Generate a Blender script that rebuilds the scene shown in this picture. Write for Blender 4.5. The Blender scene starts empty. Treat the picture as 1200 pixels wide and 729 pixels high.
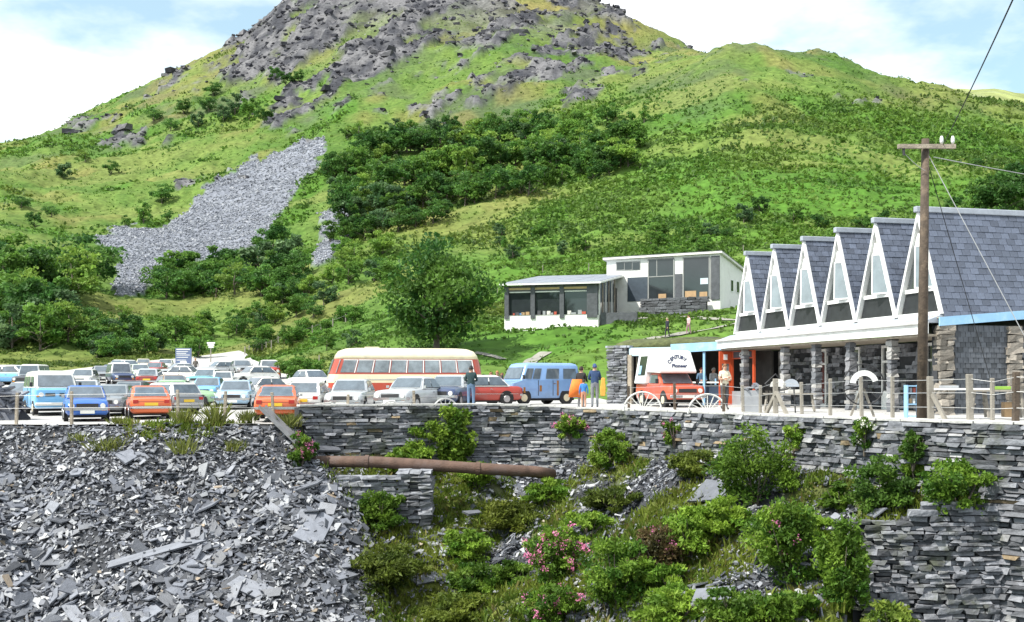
import bpy, bmesh, math, random
import numpy as np
from mathutils import Vector, Matrix
R = math.radians
rng = np.random.default_rng(7)
random.seed(7)
SC = bpy.context.scene
COL = SC.collection
# ------------------------------------------------------------------ camera
F = 1300.0; CXP = 600.0; HZ = 450.0; CAMZ = 1.0       # focal length in photo pixels, horizon row, eye height
cam = bpy.data.cameras.new('camera'); camo = bpy.data.objects.new('camera', cam); COL.objects.link(camo)
camo.location = (0, 0, CAMZ); camo.rotation_euler = (R(90), 0, 0)
cam.sensor_width = 36; cam.lens = 36 * F / 1200; cam.shift_y = (HZ - 364.5) / 1200
cam.clip_start = 0.1; cam.clip_end = 6000
SC.camera = camo
# ------------------------------------------------------------------ sky and sun
SUN = Vector((-0.62, -0.34, 0.92)).normalized()
W = bpy.data.worlds.new('World'); SC.world = W; W.use_nodes = True
nt = W.node_tree; nt.nodes.clear()
def wn(t, **k):
    n = nt.nodes.new(t)
    for a, b in k.items(): setattr(n, a, b)
    return n
sky = wn('ShaderNodeTexSky', sky_type='NISHITA', sun_disc=False)
sky.sun_elevation = math.asin(SUN.z); sky.sun_rotation = math.atan2(SUN.x, SUN.y)
sky.air_density = 1.0; sky.dust_density = 2.0; sky.ozone_density = 1.5
tc = wn('ShaderNodeTexCoord'); sep = wn('ShaderNodeSeparateXYZ'); nt.links.new(tc.outputs['Generated'], sep.inputs[0])
ad = wn('ShaderNodeMath', operation='ADD'); ad.inputs[1].default_value = 0.22; nt.links.new(sep.outputs['Z'], ad.inputs[0])
mx = wn('ShaderNodeMath', operation='MAXIMUM'); mx.inputs[1].default_value = 0.08; nt.links.new(ad.outputs[0], mx.inputs[0])
dx = wn('ShaderNodeMath', operation='DIVIDE'); dy = wn('ShaderNodeMath', operation='DIVIDE')
nt.links.new(sep.outputs['X'], dx.inputs[0]); nt.links.new(sep.outputs['Y'], dy.inputs[0])
nt.links.new(mx.outputs[0], dx.inputs[1]); nt.links.new(mx.outputs[0], dy.inputs[1])
cmb = wn('ShaderNodeCombineXYZ'); nt.links.new(dx.outputs[0], cmb.inputs[0]); nt.links.new(dy.outputs[0], cmb.inputs[1])
cn = wn('ShaderNodeTexNoise'); cn.inputs['Scale'].default_value = 1.15; cn.inputs['Detail'].default_value = 7; cn.inputs['Roughness'].default_value = 0.55
mp = wn('ShaderNodeMapping'); mp.inputs['Location'].default_value = (1.05, 0.35, 0.0); nt.links.new(cmb.outputs[0], mp.inputs[0]); nt.links.new(mp.outputs[0], cn.inputs['Vector'])
cr = wn('ShaderNodeValToRGB'); cr.color_ramp.elements[0].position = 0.42; cr.color_ramp.elements[1].position = 0.57; cr.color_ramp.elements[0].color = (.24, .24, .24, 1)
nt.links.new(cn.outputs['Fac'], cr.inputs[0])
mixc = wn('ShaderNodeMix', data_type='RGBA'); nt.links.new(cr.outputs[0], mixc.inputs[0])
tint = wn('ShaderNodeMix', data_type='RGBA', blend_type='MULTIPLY'); tint.inputs[0].default_value = 1.0
tint.inputs[7].default_value = (1.1, 1.75, 1.6, 1)
nt.links.new(sky.outputs[0], tint.inputs[6])
nt.links.new(tint.outputs[2], mixc.inputs[6]); mixc.inputs[7].default_value = (12.5, 12.8, 13.1, 1)
bg = wn('ShaderNodeBackground'); bg.inputs[1].default_value = 0.092; nt.links.new(mixc.outputs[2], bg.inputs[0])
wo = wn('ShaderNodeOutputWorld'); nt.links.new(bg.outputs[0], wo.inputs[0])
sl = bpy.data.lights.new('sun', 'SUN'); sl.energy = 5.0; sl.angle = R(0.5); sl.color = (1.0, 0.955, 0.88)
so = bpy.data.objects.new('sun', sl); COL.objects.link(so)
so.rotation_euler = (-SUN).to_track_quat('-Z', 'Y').to_euler(); so.location = (0, 0, 60)
vs = SC.view_settings; vs.view_transform = 'Standard'; vs.look = 'None'; vs.exposure = 0.45; vs.gamma = 1.0; vs.use_curve_mapping = False
SC.render.engine = 'CYCLES'; SC.cycles.use_denoising = True; SC.cycles.max_bounces = 5; SC.cycles.diffuse_bounces = 2
SC.cycles.transparent_max_bounces = 8

# ------------------------------------------------------------------ helpers
def PX(px, Y): return (px - CXP) / F * Y
def PZ(py, Y): return CAMZ + (HZ - py) / F * Y
def P3(px, py, Y): return Vector((PX(px, Y), Y, PZ(py, Y)))

def obj(name, me, mat=None, parent=None, loc=None, rot=None, scale=None):
    o = bpy.data.objects.new(name, me)
    COL.objects.link(o)
    if mat is not None and me is not None:
        if isinstance(mat, (list, tuple)):
            for m in mat: me.materials.append(m)
        elif len(me.materials) == 0: me.materials.append(mat)
        else:
            o.material_slots[0].link = 'OBJECT'; o.material_slots[0].material = mat
    if parent is not None: o.parent = parent
    if loc is not None: o.location = loc
    if rot is not None: o.rotation_euler = rot
    if scale is not None: o.scale = scale
    return o
def tag(o, label=None, cat=None, group=None, kind=None):
    if label: o['label'] = label
    if cat: o['category'] = cat
    if group: o['group'] = group
    if kind: o['kind'] = kind
    return o
def thing(name, label, cat, loc=(0, 0, 0), rz=0.0, group=None):
    o = bpy.data.objects.new(name, None); COL.objects.link(o); o.empty_display_size = 0.2
    o.location = loc; o.rotation_euler = (0, 0, rz)
    return tag(o, label, cat, group)

class MB:
    """collects shapes for one mesh"""
    def __init__(s): s.v = []; s.f = []; s.m = []; s.mi = 0
    def add(s, vs_, fs):
        b = len(s.v); s.v.extend([tuple(v) for v in vs_]); s.f.extend([tuple(b + i for i in f) for f in fs]); s.m.extend([s.mi] * len(fs)); return s
    def box(s, c, d, rot=None):
        x, y, z = d[0] / 2, d[1] / 2, d[2] / 2
        vv = [Vector(p) for p in ((-x,-y,-z),(x,-y,-z),(x,y,-z),(-x,y,-z),(-x,-y,z),(x,-y,z),(x,y,z),(-x,y,z))]
        if rot is not None: vv = [rot @ v for v in vv]
        c = Vector(c)
        return s.add([v + c for v in vv], [(0,3,2,1),(4,5,6,7),(0,1,5,4),(1,2,6,5),(2,3,7,6),(3,0,4,7)])
    def bx(s, x0, x1, y0, y1, z0, z1): return s.box(((x0+x1)/2,(y0+y1)/2,(z0+z1)/2),(x1-x0,y1-y0,z1-z0))
    def bar(s, a, b, w, h=None):
        a, b = Vector(a), Vector(b); d = b - a
        q = d.to_track_quat('X', 'Z').to_matrix()
        return s.box((a + b) / 2, (d.length, w, h or w), q)
    def prism(s, pts, ext):
        """closed polygon (3D points) pushed along ext"""
        n = len(pts); e = Vector(ext); p = [Vector(q) for q in pts]
        return s.add(p + [q + e for q in p], [tuple(range(n))[::-1], tuple(range(n, 2*n))] + [(i, (i+1) % n, n + (i+1) % n, n + i) for i in range(n)])
    def tube(s, path, rad, n=8, caps=True):
        path = [Vector(p) for p in path]; m = len(path)
        if not hasattr(rad, '__len__'): rad = [rad] * m
        vv = []; ff = []
        up = Vector((0, 0, 1))
        for i in range(m):
            d = (path[min(i+1, m-1)] - path[max(i-1, 0)]).normalized()
            a = up if abs(d.z) < .95 else Vector((1, 0, 0))
            u = d.cross(a).normalized(); w = u.cross(d).normalized()
            for k in range(n):
                t = 2 * math.pi * k / n
                vv.append(path[i] + (u * math.cos(t) + w * math.sin(t)) * rad[i])
        for i in range(m - 1):
            for k in range(n):
                ff.append((i*n + k, i*n + (k+1) % n, (i+1)*n + (k+1) % n, (i+1)*n + k))
        if caps: ff.append(tuple(range(n))[::-1]); ff.append(tuple((m-1)*n + k for k in range(n)))
        return s.add(vv, ff)
    def loft(s, rings, cap=True, closed=True):
        n = len(rings[0]); vv = [p for r in rings for p in r]; ff = []
        for i in range(len(rings) - 1):
            for k in range(n if closed else n - 1):
                ff.append((i*n + k, i*n + (k+1) % n, (i+1)*n + (k+1) % n, (i+1)*n + k))
        if cap: ff.append(tuple(range(n))[::-1]); ff.append(tuple((len(rings)-1)*n + k for k in range(n)))
        return s.add(vv, ff)
    def mesh(s, name, smooth=False, bevel=0.0):
        me = bpy.data.meshes.new(name); me.from_pydata(s.v, [], s.f)
        if any(s.m): me.polygons.foreach_set('material_index', s.m)
        bm = bmesh.new(); bm.from_mesh(me)
        if bevel > 0: bmesh.ops.bevel(bm, geom=bm.edges[:], offset=bevel, segments=1, affect='EDGES', clamp_overlap=True)
        bmesh.ops.recalc_face_normals(bm, faces=bm.faces[:])
        bm.to_mesh(me); bm.free()
        if smooth: me.shade_smooth()
        if smooth == 'auto': me.set_sharp_from_angle(angle=R(38))
        return me
    def build(s, name, mat, parent=None, smooth=False, bevel=0.0, **k):
        return obj(name, s.mesh(name, smooth, bevel), mat, parent, **k)

def np_mesh(name, V, Fc, col=None, smooth=False):
    """V (n,3), Fc (m,k) int"""
    V = np.asarray(V, np.float32).reshape(-1, 3); Fc = np.asarray(Fc, np.int32); m, k = Fc.shape
    me = bpy.data.meshes.new(name)
    me.vertices.add(len(V)); me.vertices.foreach_set('co', V.ravel())
    me.loops.add(m * k); me.loops.foreach_set('vertex_index', Fc.ravel())
    me.polygons.add(m); me.polygons.foreach_set('loop_start', np.arange(0, m * k, k, dtype=np.int32))
    if col is not None:
        c = np.ones((len(V), 4), np.float32); c[:, :3] = col
        a = me.color_attributes.new('Col', 'FLOAT_COLOR', 'POINT'); a.data.foreach_set('color', c.ravel())
    me.update(calc_edges=True)
    me.shade_smooth() if smooth else me.shade_flat()
    return me

# ------------------------------------------------------------------ materials
MATS = {}
def mat(name, col, rough=0.7, metal=0.0, var=0.12, scale=3.0, bump=0.0, bscale=30.0, spec=0.5, attr=False, objvar=0.0, coat=0.0, trans=0.0, coords='Object', dirt=None, dirtscale=1.2):
    """procedural material: colour broken up by noise, optional vertex colour, optional per-object variation, bump, wear colour"""
    if name in MATS: return MATS[name]
    m = bpy.data.materials.new(name); m.use_nodes = True; t = m.node_tree; N = t.nodes; L = t.links
    b = N['Principled BSDF']; b.inputs['Roughness'].default_value = rough; b.inputs['Metallic'].default_value = metal
    b.inputs['Specular IOR Level'].default_value = spec; b.inputs['Coat Weight'].default_value = coat; b.inputs['Coat Roughness'].default_value = 0.08
    co = N.new('ShaderNodeTexCoord') if coords != 'Position' else N.new('ShaderNodeNewGeometry'); no = N.new('ShaderNodeTexNoise'); no.inputs['Scale'].default_value = scale; no.inputs['Detail'].default_value = 5
    no.inputs['Roughness'].default_value = 0.62
    L.new(co.outputs[coords], no.inputs['Vector'])
    rp = N.new('ShaderNodeMapRange'); rp.inputs['From Min'].default_value = 0.3; rp.inputs['From Max'].default_value = 0.7
    rp.inputs['To Min'].default_value = 1 - var; rp.inputs['To Max'].default_value = 1 + var; L.new(no.outputs['Fac'], rp.inputs['Value'])
    fac = rp.outputs[0]
    if objvar:
        oi = N.new('ShaderNodeObjectInfo'); mr = N.new('ShaderNodeMapRange'); mr.inputs['To Min'].default_value = 1 - objvar; mr.inputs['To Max'].default_value = 1 + objvar
        L.new(oi.outputs['Random'], mr.inputs['Value']); mu = N.new('ShaderNodeMath'); mu.operation = 'MULTIPLY'; L.new(fac, mu.inputs[0]); L.new(mr.outputs[0], mu.inputs[1]); fac = mu.outputs[0]
    mixn = N.new('ShaderNodeVectorMath'); mixn.operation = 'SCALE'; L.new(fac, mixn.inputs['Scale'])
    if attr:
        at = N.new('ShaderNodeAttribute'); at.attribute_name = 'Col'; L.new(at.outputs['Color'], mixn.inputs[0])
    else: mixn.inputs[0].default_value = col[:3]
    out = mixn.outputs[0]
    if dirt is not None:
        n2 = N.new('ShaderNodeTexNoise'); n2.inputs['Scale'].default_value = dirtscale; n2.inputs['Detail'].default_value = 8; n2.inputs['Roughness'].default_value = 0.7
        L.new(co.outputs[coords], n2.inputs['Vector'])
        r2 = N.new('ShaderNodeMapRange'); r2.inputs['From Min'].default_value = 0.52; r2.inputs['From Max'].default_value = 0.72; L.new(n2.outputs['Fac'], r2.inputs['Value'])
        mm = N.new('ShaderNodeMix'); mm.data_type = 'RGBA'; L.new(r2.outputs[0], mm.inputs[0]); L.new(out, mm.inputs[6]); mm.inputs[7].default_value = (*dirt, 1); out = mm.outputs[2]
    L.new(out, b.inputs['Base Color'])
    if bump:
        n3 = N.new('ShaderNodeTexNoise'); n3.inputs['Scale'].default_value = bscale; n3.inputs['Detail'].default_value = 4; L.new(co.outputs[coords], n3.inputs['Vector'])
        bp = N.new('ShaderNodeBump'); bp.inputs['Strength'].default_value = bump; bp.inputs['Distance'].default_value = 0.05; L.new(n3.outputs['Fac'], bp.inputs['Height']); L.new(bp.outputs[0], b.inputs['Normal'])
    if trans:
        tr = N.new('ShaderNodeBsdfTranslucent'); L.new(out, tr.inputs[0]); ms = N.new('ShaderNodeMixShader'); ms.inputs[0].default_value = trans
        L.new(b.outputs[0], ms.inputs[1]); L.new(tr.outputs[0], ms.inputs[2]); L.new(ms.outputs[0], N['Material Output'].inputs[0])
    MATS[name] = m
    return m

# ------------------------------------------------------------------ noise
def _h(i, j, s):
    n = (i.astype(np.int64) * 374761393 + j.astype(np.int64) * 668265263 + s * 974711) & 0x7fffffff
    n = ((n ^ (n >> 13)) * 1274126177) & 0x7fffffff
    return ((n ^ (n >> 16)) & 0xffff) / 65535.0
def vnoise(x, y, s=0):
    x = np.asarray(x, float); y = np.asarray(y, float)
    i = np.floor(x); j = np.floor(y); fx = x - i; fy = y - j
    fx = fx * fx * (3 - 2 * fx); fy = fy * fy * (3 - 2 * fy)
    a = _h(i, j, s); b = _h(i + 1, j, s); c = _h(i, j + 1, s); d = _h(i + 1, j + 1, s)
    return (a + (b - a) * fx) * (1 - fy) + (c + (d - c) * fx) * fy
def fbm(x, y, o=4, s=0, ridged=False):
    t = 0; a = 0.5; n = 0
    for k in range(o):
        v = vnoise(x, y, s + k * 17)
        if ridged: v = 1 - abs(2 * v - 1)
        t = t + a * v; n += a; a *= 0.5; x = x * 2.03 + 11.3; y = y * 2.03 + 5.7
    return t / n
def sm(a, b, x): t = np.clip((np.asarray(x, float) - a) / (b - a), 0, 1); return t * t * (3 - 2 * t)
def pchip(xk, yk, x):
    xk = np.asarray(xk, float); yk = np.asarray(yk, float); h = np.diff(xk); d = np.diff(yk) / h
    m = np.zeros_like(yk); m[0] = d[0]; m[-1] = d[-1]
    for i in range(1, len(xk) - 1):
        if d[i-1] * d[i] > 0:
            w1 = 2*h[i] + h[i-1]; w2 = h[i] + 2*h[i-1]; m[i] = (w1 + w2) / (w1 / d[i-1] + w2 / d[i])
    x = np.clip(x, xk[0], xk[-1]); k = np.clip(np.searchsorted(xk, x) - 1, 0, len(xk) - 2); t = (x - xk[k]) / h[k]
    return (2*t**3 - 3*t**2 + 1)*yk[k] + (t**3 - 2*t**2 + t)*h[k]*m[k] + (-2*t**3 + 3*t**2)*yk[k+1] + (t**3 - t**2)*h[k]*m[k+1]
# ================================================================== THE LAND
# bearings are given as photo columns, heights near the camera in metres, far ones as rows seen from the eye point
YK = np.array([20, 40, 50, 60, 75, 90, 110, 130, 150, 200, 260, 330, 450, 600, 750, 1000], float)
TAB = {
 -700: [-.5,-.5,-.4,-.2,.5,1,1.8,2.8,4, 365,320,285,260,255,265,290],
 -300: [-.5,-.5,-.4,-.2,.5,1,1.8,2.8,4, 362,305,255,220,212,225,260],
 0:   [-.5,-.5,-.45,-.2,.3,1.0,1.76,2.6,3.9, 372,312,257,205,172,182,230],
 120: [-.5,-.5,-.45,-.2,.3,1.0,1.76,2.6,3.9, 388,335,278,207,150,125,150],
 240: [-.5,-.5,-.35,-.15,.4,1.2,1.9,2.8,3.9, 397,347,283,195,115,69,100],
 300: [-.5,-.5,-.3,-.1,.5,1.4,2.5,3.5,4.5, 388,335,272,185,96,41,62],
 340: [-.5,-.5,-.25,0,.7,1.6,3.0,4.2,5.3, 378,325,262,172,80,1,20],
 400: [-.3,-.3,-.2,0,.6,2.0,4.2,6.3,8.2, 348,302,245,155,62,-16,8],
 480: [-.15,-.15,-.1,0,.8,3,6,8.6,11, 325,280,228,145,52,-26,0],
 600: [-.05,-.05,0,0,1.2,3.2,6.0,9,13, 300,255,205,120,45,-15,5],
 680: [0,0,0,.1,1.5,4.2,7.0,9.5,14, 285,235,185,110,55,2,30],
 760: [0,0,0,.2,1.8,4.6,7.3,9.8,15, 275,215,150,92,68,32,60],
 815: [0,0,0,.2,1.9,5,7.8,10,15, 270,205,140,72,66,60,90],
 860: [0,0,0,.2,1.9,5.2,8.2,10.5,15.5, 265,195,125,52,75,95,130],
 950: [0,0,0,0,1.5,4.5,8,11,15.5, 262,195,130,65,95,120,150],
 1060:[0,0,0,0,1.3,4.5,8,11,15.5, 265,205,150,97,130,150,170],
 1200:[0,0,0,0,1.3,4.5,8,11,15.5, 270,220,175,130,165,180,200],
 1700:[0,0,0,0,1.3,4.5,8,11,15.5, 300,262,232,212,240,250,260],
 2300:[0,0,0,0,1.3,4.5,8,11,15.5, 320,300,280,270,280,290,300],
}
PK = np.array(sorted(TAB)); _T = []
for p in PK:
    row = TAB[p]; _T.append([HZ - (v - CAMZ) * F / y if i < 9 else v for i, (v, y) in enumerate(zip(row, YK))])
_T = np.array(_T, float)
NPX, NLY = 601, 401
GPX = np.linspace(PK[0], PK[-1], NPX); GLY = np.linspace(math.log(YK[0]), math.log(YK[-1]), NLY)
_A = np.stack([pchip(PK, _T[:, j], GPX) for j in range(len(YK))], 1)
GRID = np.stack([pchip(np.log(YK), _A[i], GLY) for i in range(NPX)], 0)
def base_py(px, Y):
    u = np.clip((np.asarray(px, float) - GPX[0]) / (GPX[1] - GPX[0]), 0, NPX - 1.001); v = np.clip((np.log(Y) - GLY[0]) / (GLY[1] - GLY[0]), 0, NLY - 1.001)
    i = u.astype(int); j = v.astype(int); a = u - i; b = v - j
    return (GRID[i, j]*(1-a) + GRID[i+1, j]*a)*(1-b) + (GRID[i, j+1]*(1-a) + GRID[i+1, j+1]*a)*b
YR_P = [-900,-300,0,340,350,480,600,680,760,860,960,1060,1200,1400,1700,2400]
YR_Y = [34,38,40.2,40.5,41,42,43,42.5,39,35,31.5,28.5,26,24,21.5,18]
def yrim(px): return pchip(YR_P, YR_Y, np.asarray(px, float))
YB_P = [-900,-300,0,100,200,255,285,300,325,360,400,480,560,600,700,760,860,1000,1700,2400]
YB_Y = [90,100,112,136,158,170,172,135,98,84,76,74,73,69,60,57,57,62,62,62]
def yback(px): return np.interp(px, YB_P, YB_Y)
ROCK = [(450,30,190,66,1.0),(330,62,70,50,.95),(600,40,120,55,.85),(640,75,60,35,.6),(705,62,70,22,.55),(430,112,120,38,.5),(335,130,45,28,.6),(600,92,60,18,.5),
        (145,158,42,14,.55),(300,85,80,18,.35),(915,84,50,10,.55),(1020,122,34,10,.7),(685,100,32,24,.75),(868,92,30,12,.5),(830,147,45,9,.5),(240,217,70,9,.5),(980,118,20,6,.5),(760,108,60,7,.5),(610,135,22,8,.4),(545,150,30,8,.4)]
SCREE = [(376,166),(384,180),(342,232),(312,280),(240,303),(190,316),(168,345),(138,352),(140,300),(104,280),(118,272),(196,268),(236,232),(288,193),(338,172)]
SCREE2 = [(372,250),(412,246),(414,272),(398,300),(372,318),(362,300),(376,280)]
def inpoly(poly, x, y):
    r = np.zeros(np.shape(x), bool); n = len(poly)
    for k in range(n):
        x0, y0 = poly[k]; x1, y1 = poly[(k+1) % n]
        c = ((y0 > y) != (y1 > y)) & (x < (x1 - x0) * (y - y0) / (y1 - y0 + 1e-9) + x0); r ^= c
    return r
def covers(px, py, X, Y):
    """what covers the land: rock, scree, tan grass, bracken"""
    rb = np.zeros(np.shape(px))
    for cx, cy, rx, ry, s in ROCK:
        d = ((px - cx) / rx)**2 + ((py - cy) / ry)**2
        rb = np.maximum(rb, s * np.exp(-d * 0.6))
    st = fbm(X * 0.028 + Y * 0.01, Y * 0.02 - X * 0.02, 4, 5)
    st2 = fbm(X * 0.12, Y * 0.09, 3, 9)
    hi = sm(230, 120, py) * .09 * (np.asarray(px) < 1100)
    rock = sm(0.53, 0.64, np.maximum(rb * 0.80, hi) + (st - 0.5) * 0.85 + (st2 - 0.5) * 0.55 + 0.19) * ((rb > 0.05) | (hi > .02))
    sk = fbm((px * .94 - py * .35) * .010, (py + .42 * px) * .050, 3, 29)
    rock = rock * (1 - .9 * sm(.53, .60, sk) * sm(-10, 60, py))
    jx = px + (st2 - .5) * 22 + (fbm(X * .5, Y * .5, 2, 14) - .5) * 12; jy = py + (fbm(X * .2, Y * .2, 3, 3) - .5) * 18
    scree = (inpoly(SCREE, jx, jy) | inpoly(SCREE2, jx, jy)).astype(float)
    tan = sm(.52, .7, fbm(X * .05 + 3, Y * .03, 3, 31)) * .55 * (1 - .75 * sm(560, 700, px) * sm(110, 170, py))
    for cx, cy, rx, ry, s in [(480,262,70,22,.9),(600,232,70,10,.7),(640,8,80,14,1),(730,35,70,22,.8),(260,70,90,25,.5),(20,390,40,40,.6),(330,345,60,25,.5),(1100,115,90,18,.5),(560,275,60,16,.5)]:
        tan = np.maximum(tan, s * np.exp(-(((px-cx)/rx)**2 + ((py-cy)/ry)**2)))
    br = sm(540, 640, px + (py - 250) * 0.4) * sm(85, 150, py) * sm(.30, .5, fbm(X*.03, Y*.03, 3, 41) + .12)
    br = np.maximum(br, sm(380, 440, px) * sm(.45, .6, fbm(X*.05, Y*.05, 3, 43)) * (py > 150) * .8)
    br = np.maximum(br, (px < 420) * sm(.5, .62, fbm(X*.06, Y*.05, 3, 47)) * .8)
    return rock, scree, tan * (1 - scree), br * (1 - rock) * (1 - scree)
def land(X, Y, full=False):
    X = np.asarray(X, float); Y = np.asarray(Y, float); px = CXP + F * X / Y
    py = base_py(px, Y); z = CAMZ + (HZ - py) * Y / F
    off = np.clip((Y - yback(px) - 2) / 22, 0, 1)
    rock, scree, tan, br = covers(px, py, X, Y)
    nz = (fbm(X * .045, Y * .045, 5, 1) - .5) * np.clip(Y * .02, .6, 9) + (fbm(X * .25, Y * .25, 3, 2) - .5) * 1.3 + (fbm(X * .11, Y * .09, 3, 6) - .5) * 3.2 * sm(125, 190, Y)
    st = fbm(X * .02 + Y * .012, Y * .028 - X * .014, 4, 77)
    step = (np.floor(st * 9) + sm(0, .35, st * 9 - np.floor(st * 9))) / 9 - st
    crag = (fbm(X * .05, Y * .05, 5, 21, True) - .5) * np.clip(Y * .015, 0, 10) * sm(.2, .9, rock)
    nz = nz * (1 - .6 * scree) + rock * crag + step * np.clip(Y * .07, 0, 45) * (.3 + .4 * rock) * (py < 240) + scree * (1.0 + (fbm(X*.09 - Y*.03, Y*.06, 3, 8) - .5) * 2.5)
    z = z + nz * off - (off <= 0) * .0
    if full: return z, rock, scree, tan, br, px, py, off
    return z
def land1(X, Y): return float(land(np.array([X]), np.array([Y]))[0])
def hit(px, py, y0=46.0, y1=900.0):
    """where a bearing first meets the land"""
    Y = np.exp(np.linspace(math.log(y0), math.log(y1), 1500)); z = land(PX(px, Y), Y); r = PZ(py, Y)
    k = np.argmax(z >= r)
    if z[k] < r[k]: k = 1499
    return Vector((PX(px, Y[k]), Y[k], z[k]))

# ---- hillside mesh
cols = np.concatenate([np.arange(-700, -60, 30), np.arange(-60, 1262, 3.0), np.arange(1270, 2300, 34)])
rows = np.exp(np.linspace(math.log(30), math.log(1000), 520))
PXg, Yg = np.meshgrid(cols, rows); Xg = (PXg - CXP) / F * Yg
Zg, rk, sc_, tn, br_, pxg, pyg, offg = land(Xg, Yg, True)
Zg = Zg - 0.35 * (Yg < yback(PXg) + 1.0)
ny, nx = PXg.shape
idx = np.arange(ny * nx).reshape(ny, nx)
quads = np.stack([idx[:-1, :-1], idx[:-1, 1:], idx[1:, 1:], idx[1:, :-1]], -1).reshape(-1, 4)
keep = (Yg > yrim(PXg) + 1.2).ravel(); quads = quads[keep[quads].all(1)]
def lerp(a, b, t): t = np.asarray(t)[..., None]; return a * (1 - t) + b * t
C3 = lambda *c: np.array(c, float)
g1 = fbm(Xg*.03, Yg*.03, 4, 61); g2 = fbm(Xg*.3, Yg*.22, 3, 63); g3 = fbm(Xg*.01, Yg*.012, 3, 65)
cg = lerp(C3(.060,.120,.022), C3(.122,.180,.042), sm(.3, .7, g1 * .6 + g2 * .4))
cg = lerp(cg, C3(.036,.085,.014), sm(.52, .75, g2) * .6)
hth = sm(.50, .66, fbm(Xg*.035, Yg*.03, 4, 83)) * sm(230, 150, pyg); cg = lerp(cg, C3(.075,.095,.050), hth * .75)
cg = lerp(cg, C3(.065,.16,.02), br_ * .6)
cg = lerp(cg, C3(.145,.172,.05), sm(.5, .68, fbm(Xg*.018, Yg*.05, 3, 67)) * .7 * sm(380, 200, pyg))
cg = lerp(cg, C3(.21,.17,.065), np.clip(tn, 0, 1) * .75)
rcol = lerp(C3(.045,.046,.054), C3(.145,.142,.148), sm(.3, .7, fbm(Xg*.15, Yg*.15, 4, 71)))
cg = lerp(cg, rcol, rk)
cg = lerp(cg, lerp(C3(.13,.14,.17), C3(.21,.22,.25), fbm(Xg*.8, Yg*.8, 2, 73)), sc_)
hill_m = mat('hill_cover', (1,1,1), rough=.95, var=.38, scale=.55, attr=True, spec=.1, bump=.6, bscale=.9)
hm = np_mesh('hillside', np.stack([Xg, Yg, Zg], -1), quads, cg.reshape(-1, 3), smooth=True)
hillside = obj('hillside', hm, hill_m); tag(hillside, kind='structure')

# ---- far ridge on the right
fx = np.linspace(560, 2000, 120); fr = []
for k, (yy, dz) in enumerate([(1050, -190), (1250, -95), (1500, 0), (1700, -10), (2100, -160)]):
    top = PZ(np.interp(fx, [560, 1030, 1070, 1130, 1200, 1500, 2000], [150, 100, 98, 104, 108, 130, 170]), 1500.0)
    zz = top + dz + (fbm(fx * .03, fx * 0 + k, 4, 91) - .5) * 8
    fr.append(np.stack([(fx - CXP) / F * yy, np.full_like(fx, yy), zz], -1))
fr = np.array(fr); n_ = len(fx); ii = np.arange(5 * n_).reshape(5, n_)
fq = np.stack([ii[:-1, :-1], ii[:-1, 1:], ii[1:, 1:], ii[1:, :-1]], -1).reshape(-1, 4)
fm = mat('far_moor', (.24,.27,.10), rough=.95, var=.4, scale=.03, dirt=(.10,.11,.12), dirtscale=.012, spec=.1)
tag(obj('distant_ridge', np_mesh('distant_ridge', fr, fq, smooth=True), fm), kind='structure')

# ---- car park: pale slate-chip gravel
def gz(X, Y):
    px = CXP + F * X / Y
    return float(CAMZ + (HZ - base_py(np.array([px]), np.array([Y]))[0]) * Y / F + .03)
cp = np.concatenate([np.arange(-900, -40, 40), np.arange(-40, 1240, 8.0), np.arange(1240, 2300, 40)])
tt = np.linspace(0, 1, 70) ** 1.3
CPg, Tg = np.meshgrid(cp, tt); Y0 = yrim(CPg); Y1 = yback(CPg) + (fbm(CPg * .04, CPg * 0, 3, 5) - .5) * 6
Ycp = Y0 + (Y1 - Y0) * Tg; Xcp = (CPg - CXP) / F * Ycp
Zcp = CAMZ + (HZ - base_py(CPg, Ycp)) * Ycp / F + .03 + (fbm(Xcp * .6, Ycp * .6, 3, 15) - .5) * .05
n0, n1 = CPg.shape; ii = np.arange(n0 * n1).reshape(n0, n1)
cq = np.stack([ii[:-1, :-1], ii[:-1, 1:], ii[1:, 1:], ii[1:, :-1]], -1).reshape(-1, 4)
gravel = mat('gravel', (.42,.41,.40), rough=.95, var=.22, scale=.8, bump=.5, bscale=9, spec=.2, dirt=(.30,.29,.28), dirtscale=.35)
car_park = obj('car_park', np_mesh('car_park', np.stack([Xcp, Ycp, Zcp], -1), cq, smooth=True), gravel); tag(car_park, kind='structure')

# ---- the pit in front of the rim
rp_px = np.linspace(-900, 1700, 1041); rp_Y = yrim(rp_px); rp_X = (rp_px - CXP) / F * rp_Y
WB_P = [-900,340,352,400,520,640,720,800,860,960,1060,1200,1400,1700]
WB_Z = [-.5,-.5,-1.2,-1.5,-1.9,-2.2,-1.7,-1.3,-1.15,-1.35,-1.7,-1.9,-2.0,-2.0]
TO_P = [1060,1080,1120,1165,1700]; TO_S = [2.6,2.5,1.4,.08,.08]      # how far the lower tier of walling stands out from the rim
def rimdist(X, Y):
    X = np.asarray(X, float).ravel(); Y = np.asarray(Y, float).ravel(); d = np.empty(len(X)); k = np.empty(len(X), int)
    for a in range(0, len(X), 4000):
        dd = (X[a:a+4000, None] - rp_X)**2 + (Y[a:a+4000, None] - rp_Y)**2; kk = dd.argmin(1)
        k[a:a+4000] = kk; d[a:a+4000] = np.sqrt(dd[np.arange(len(kk)), kk])
    px = CXP + F * X / np.maximum(Y, 1); inside = Y < yrim(px)
    return np.where(inside, d, -d), rp_px[k]
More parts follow.
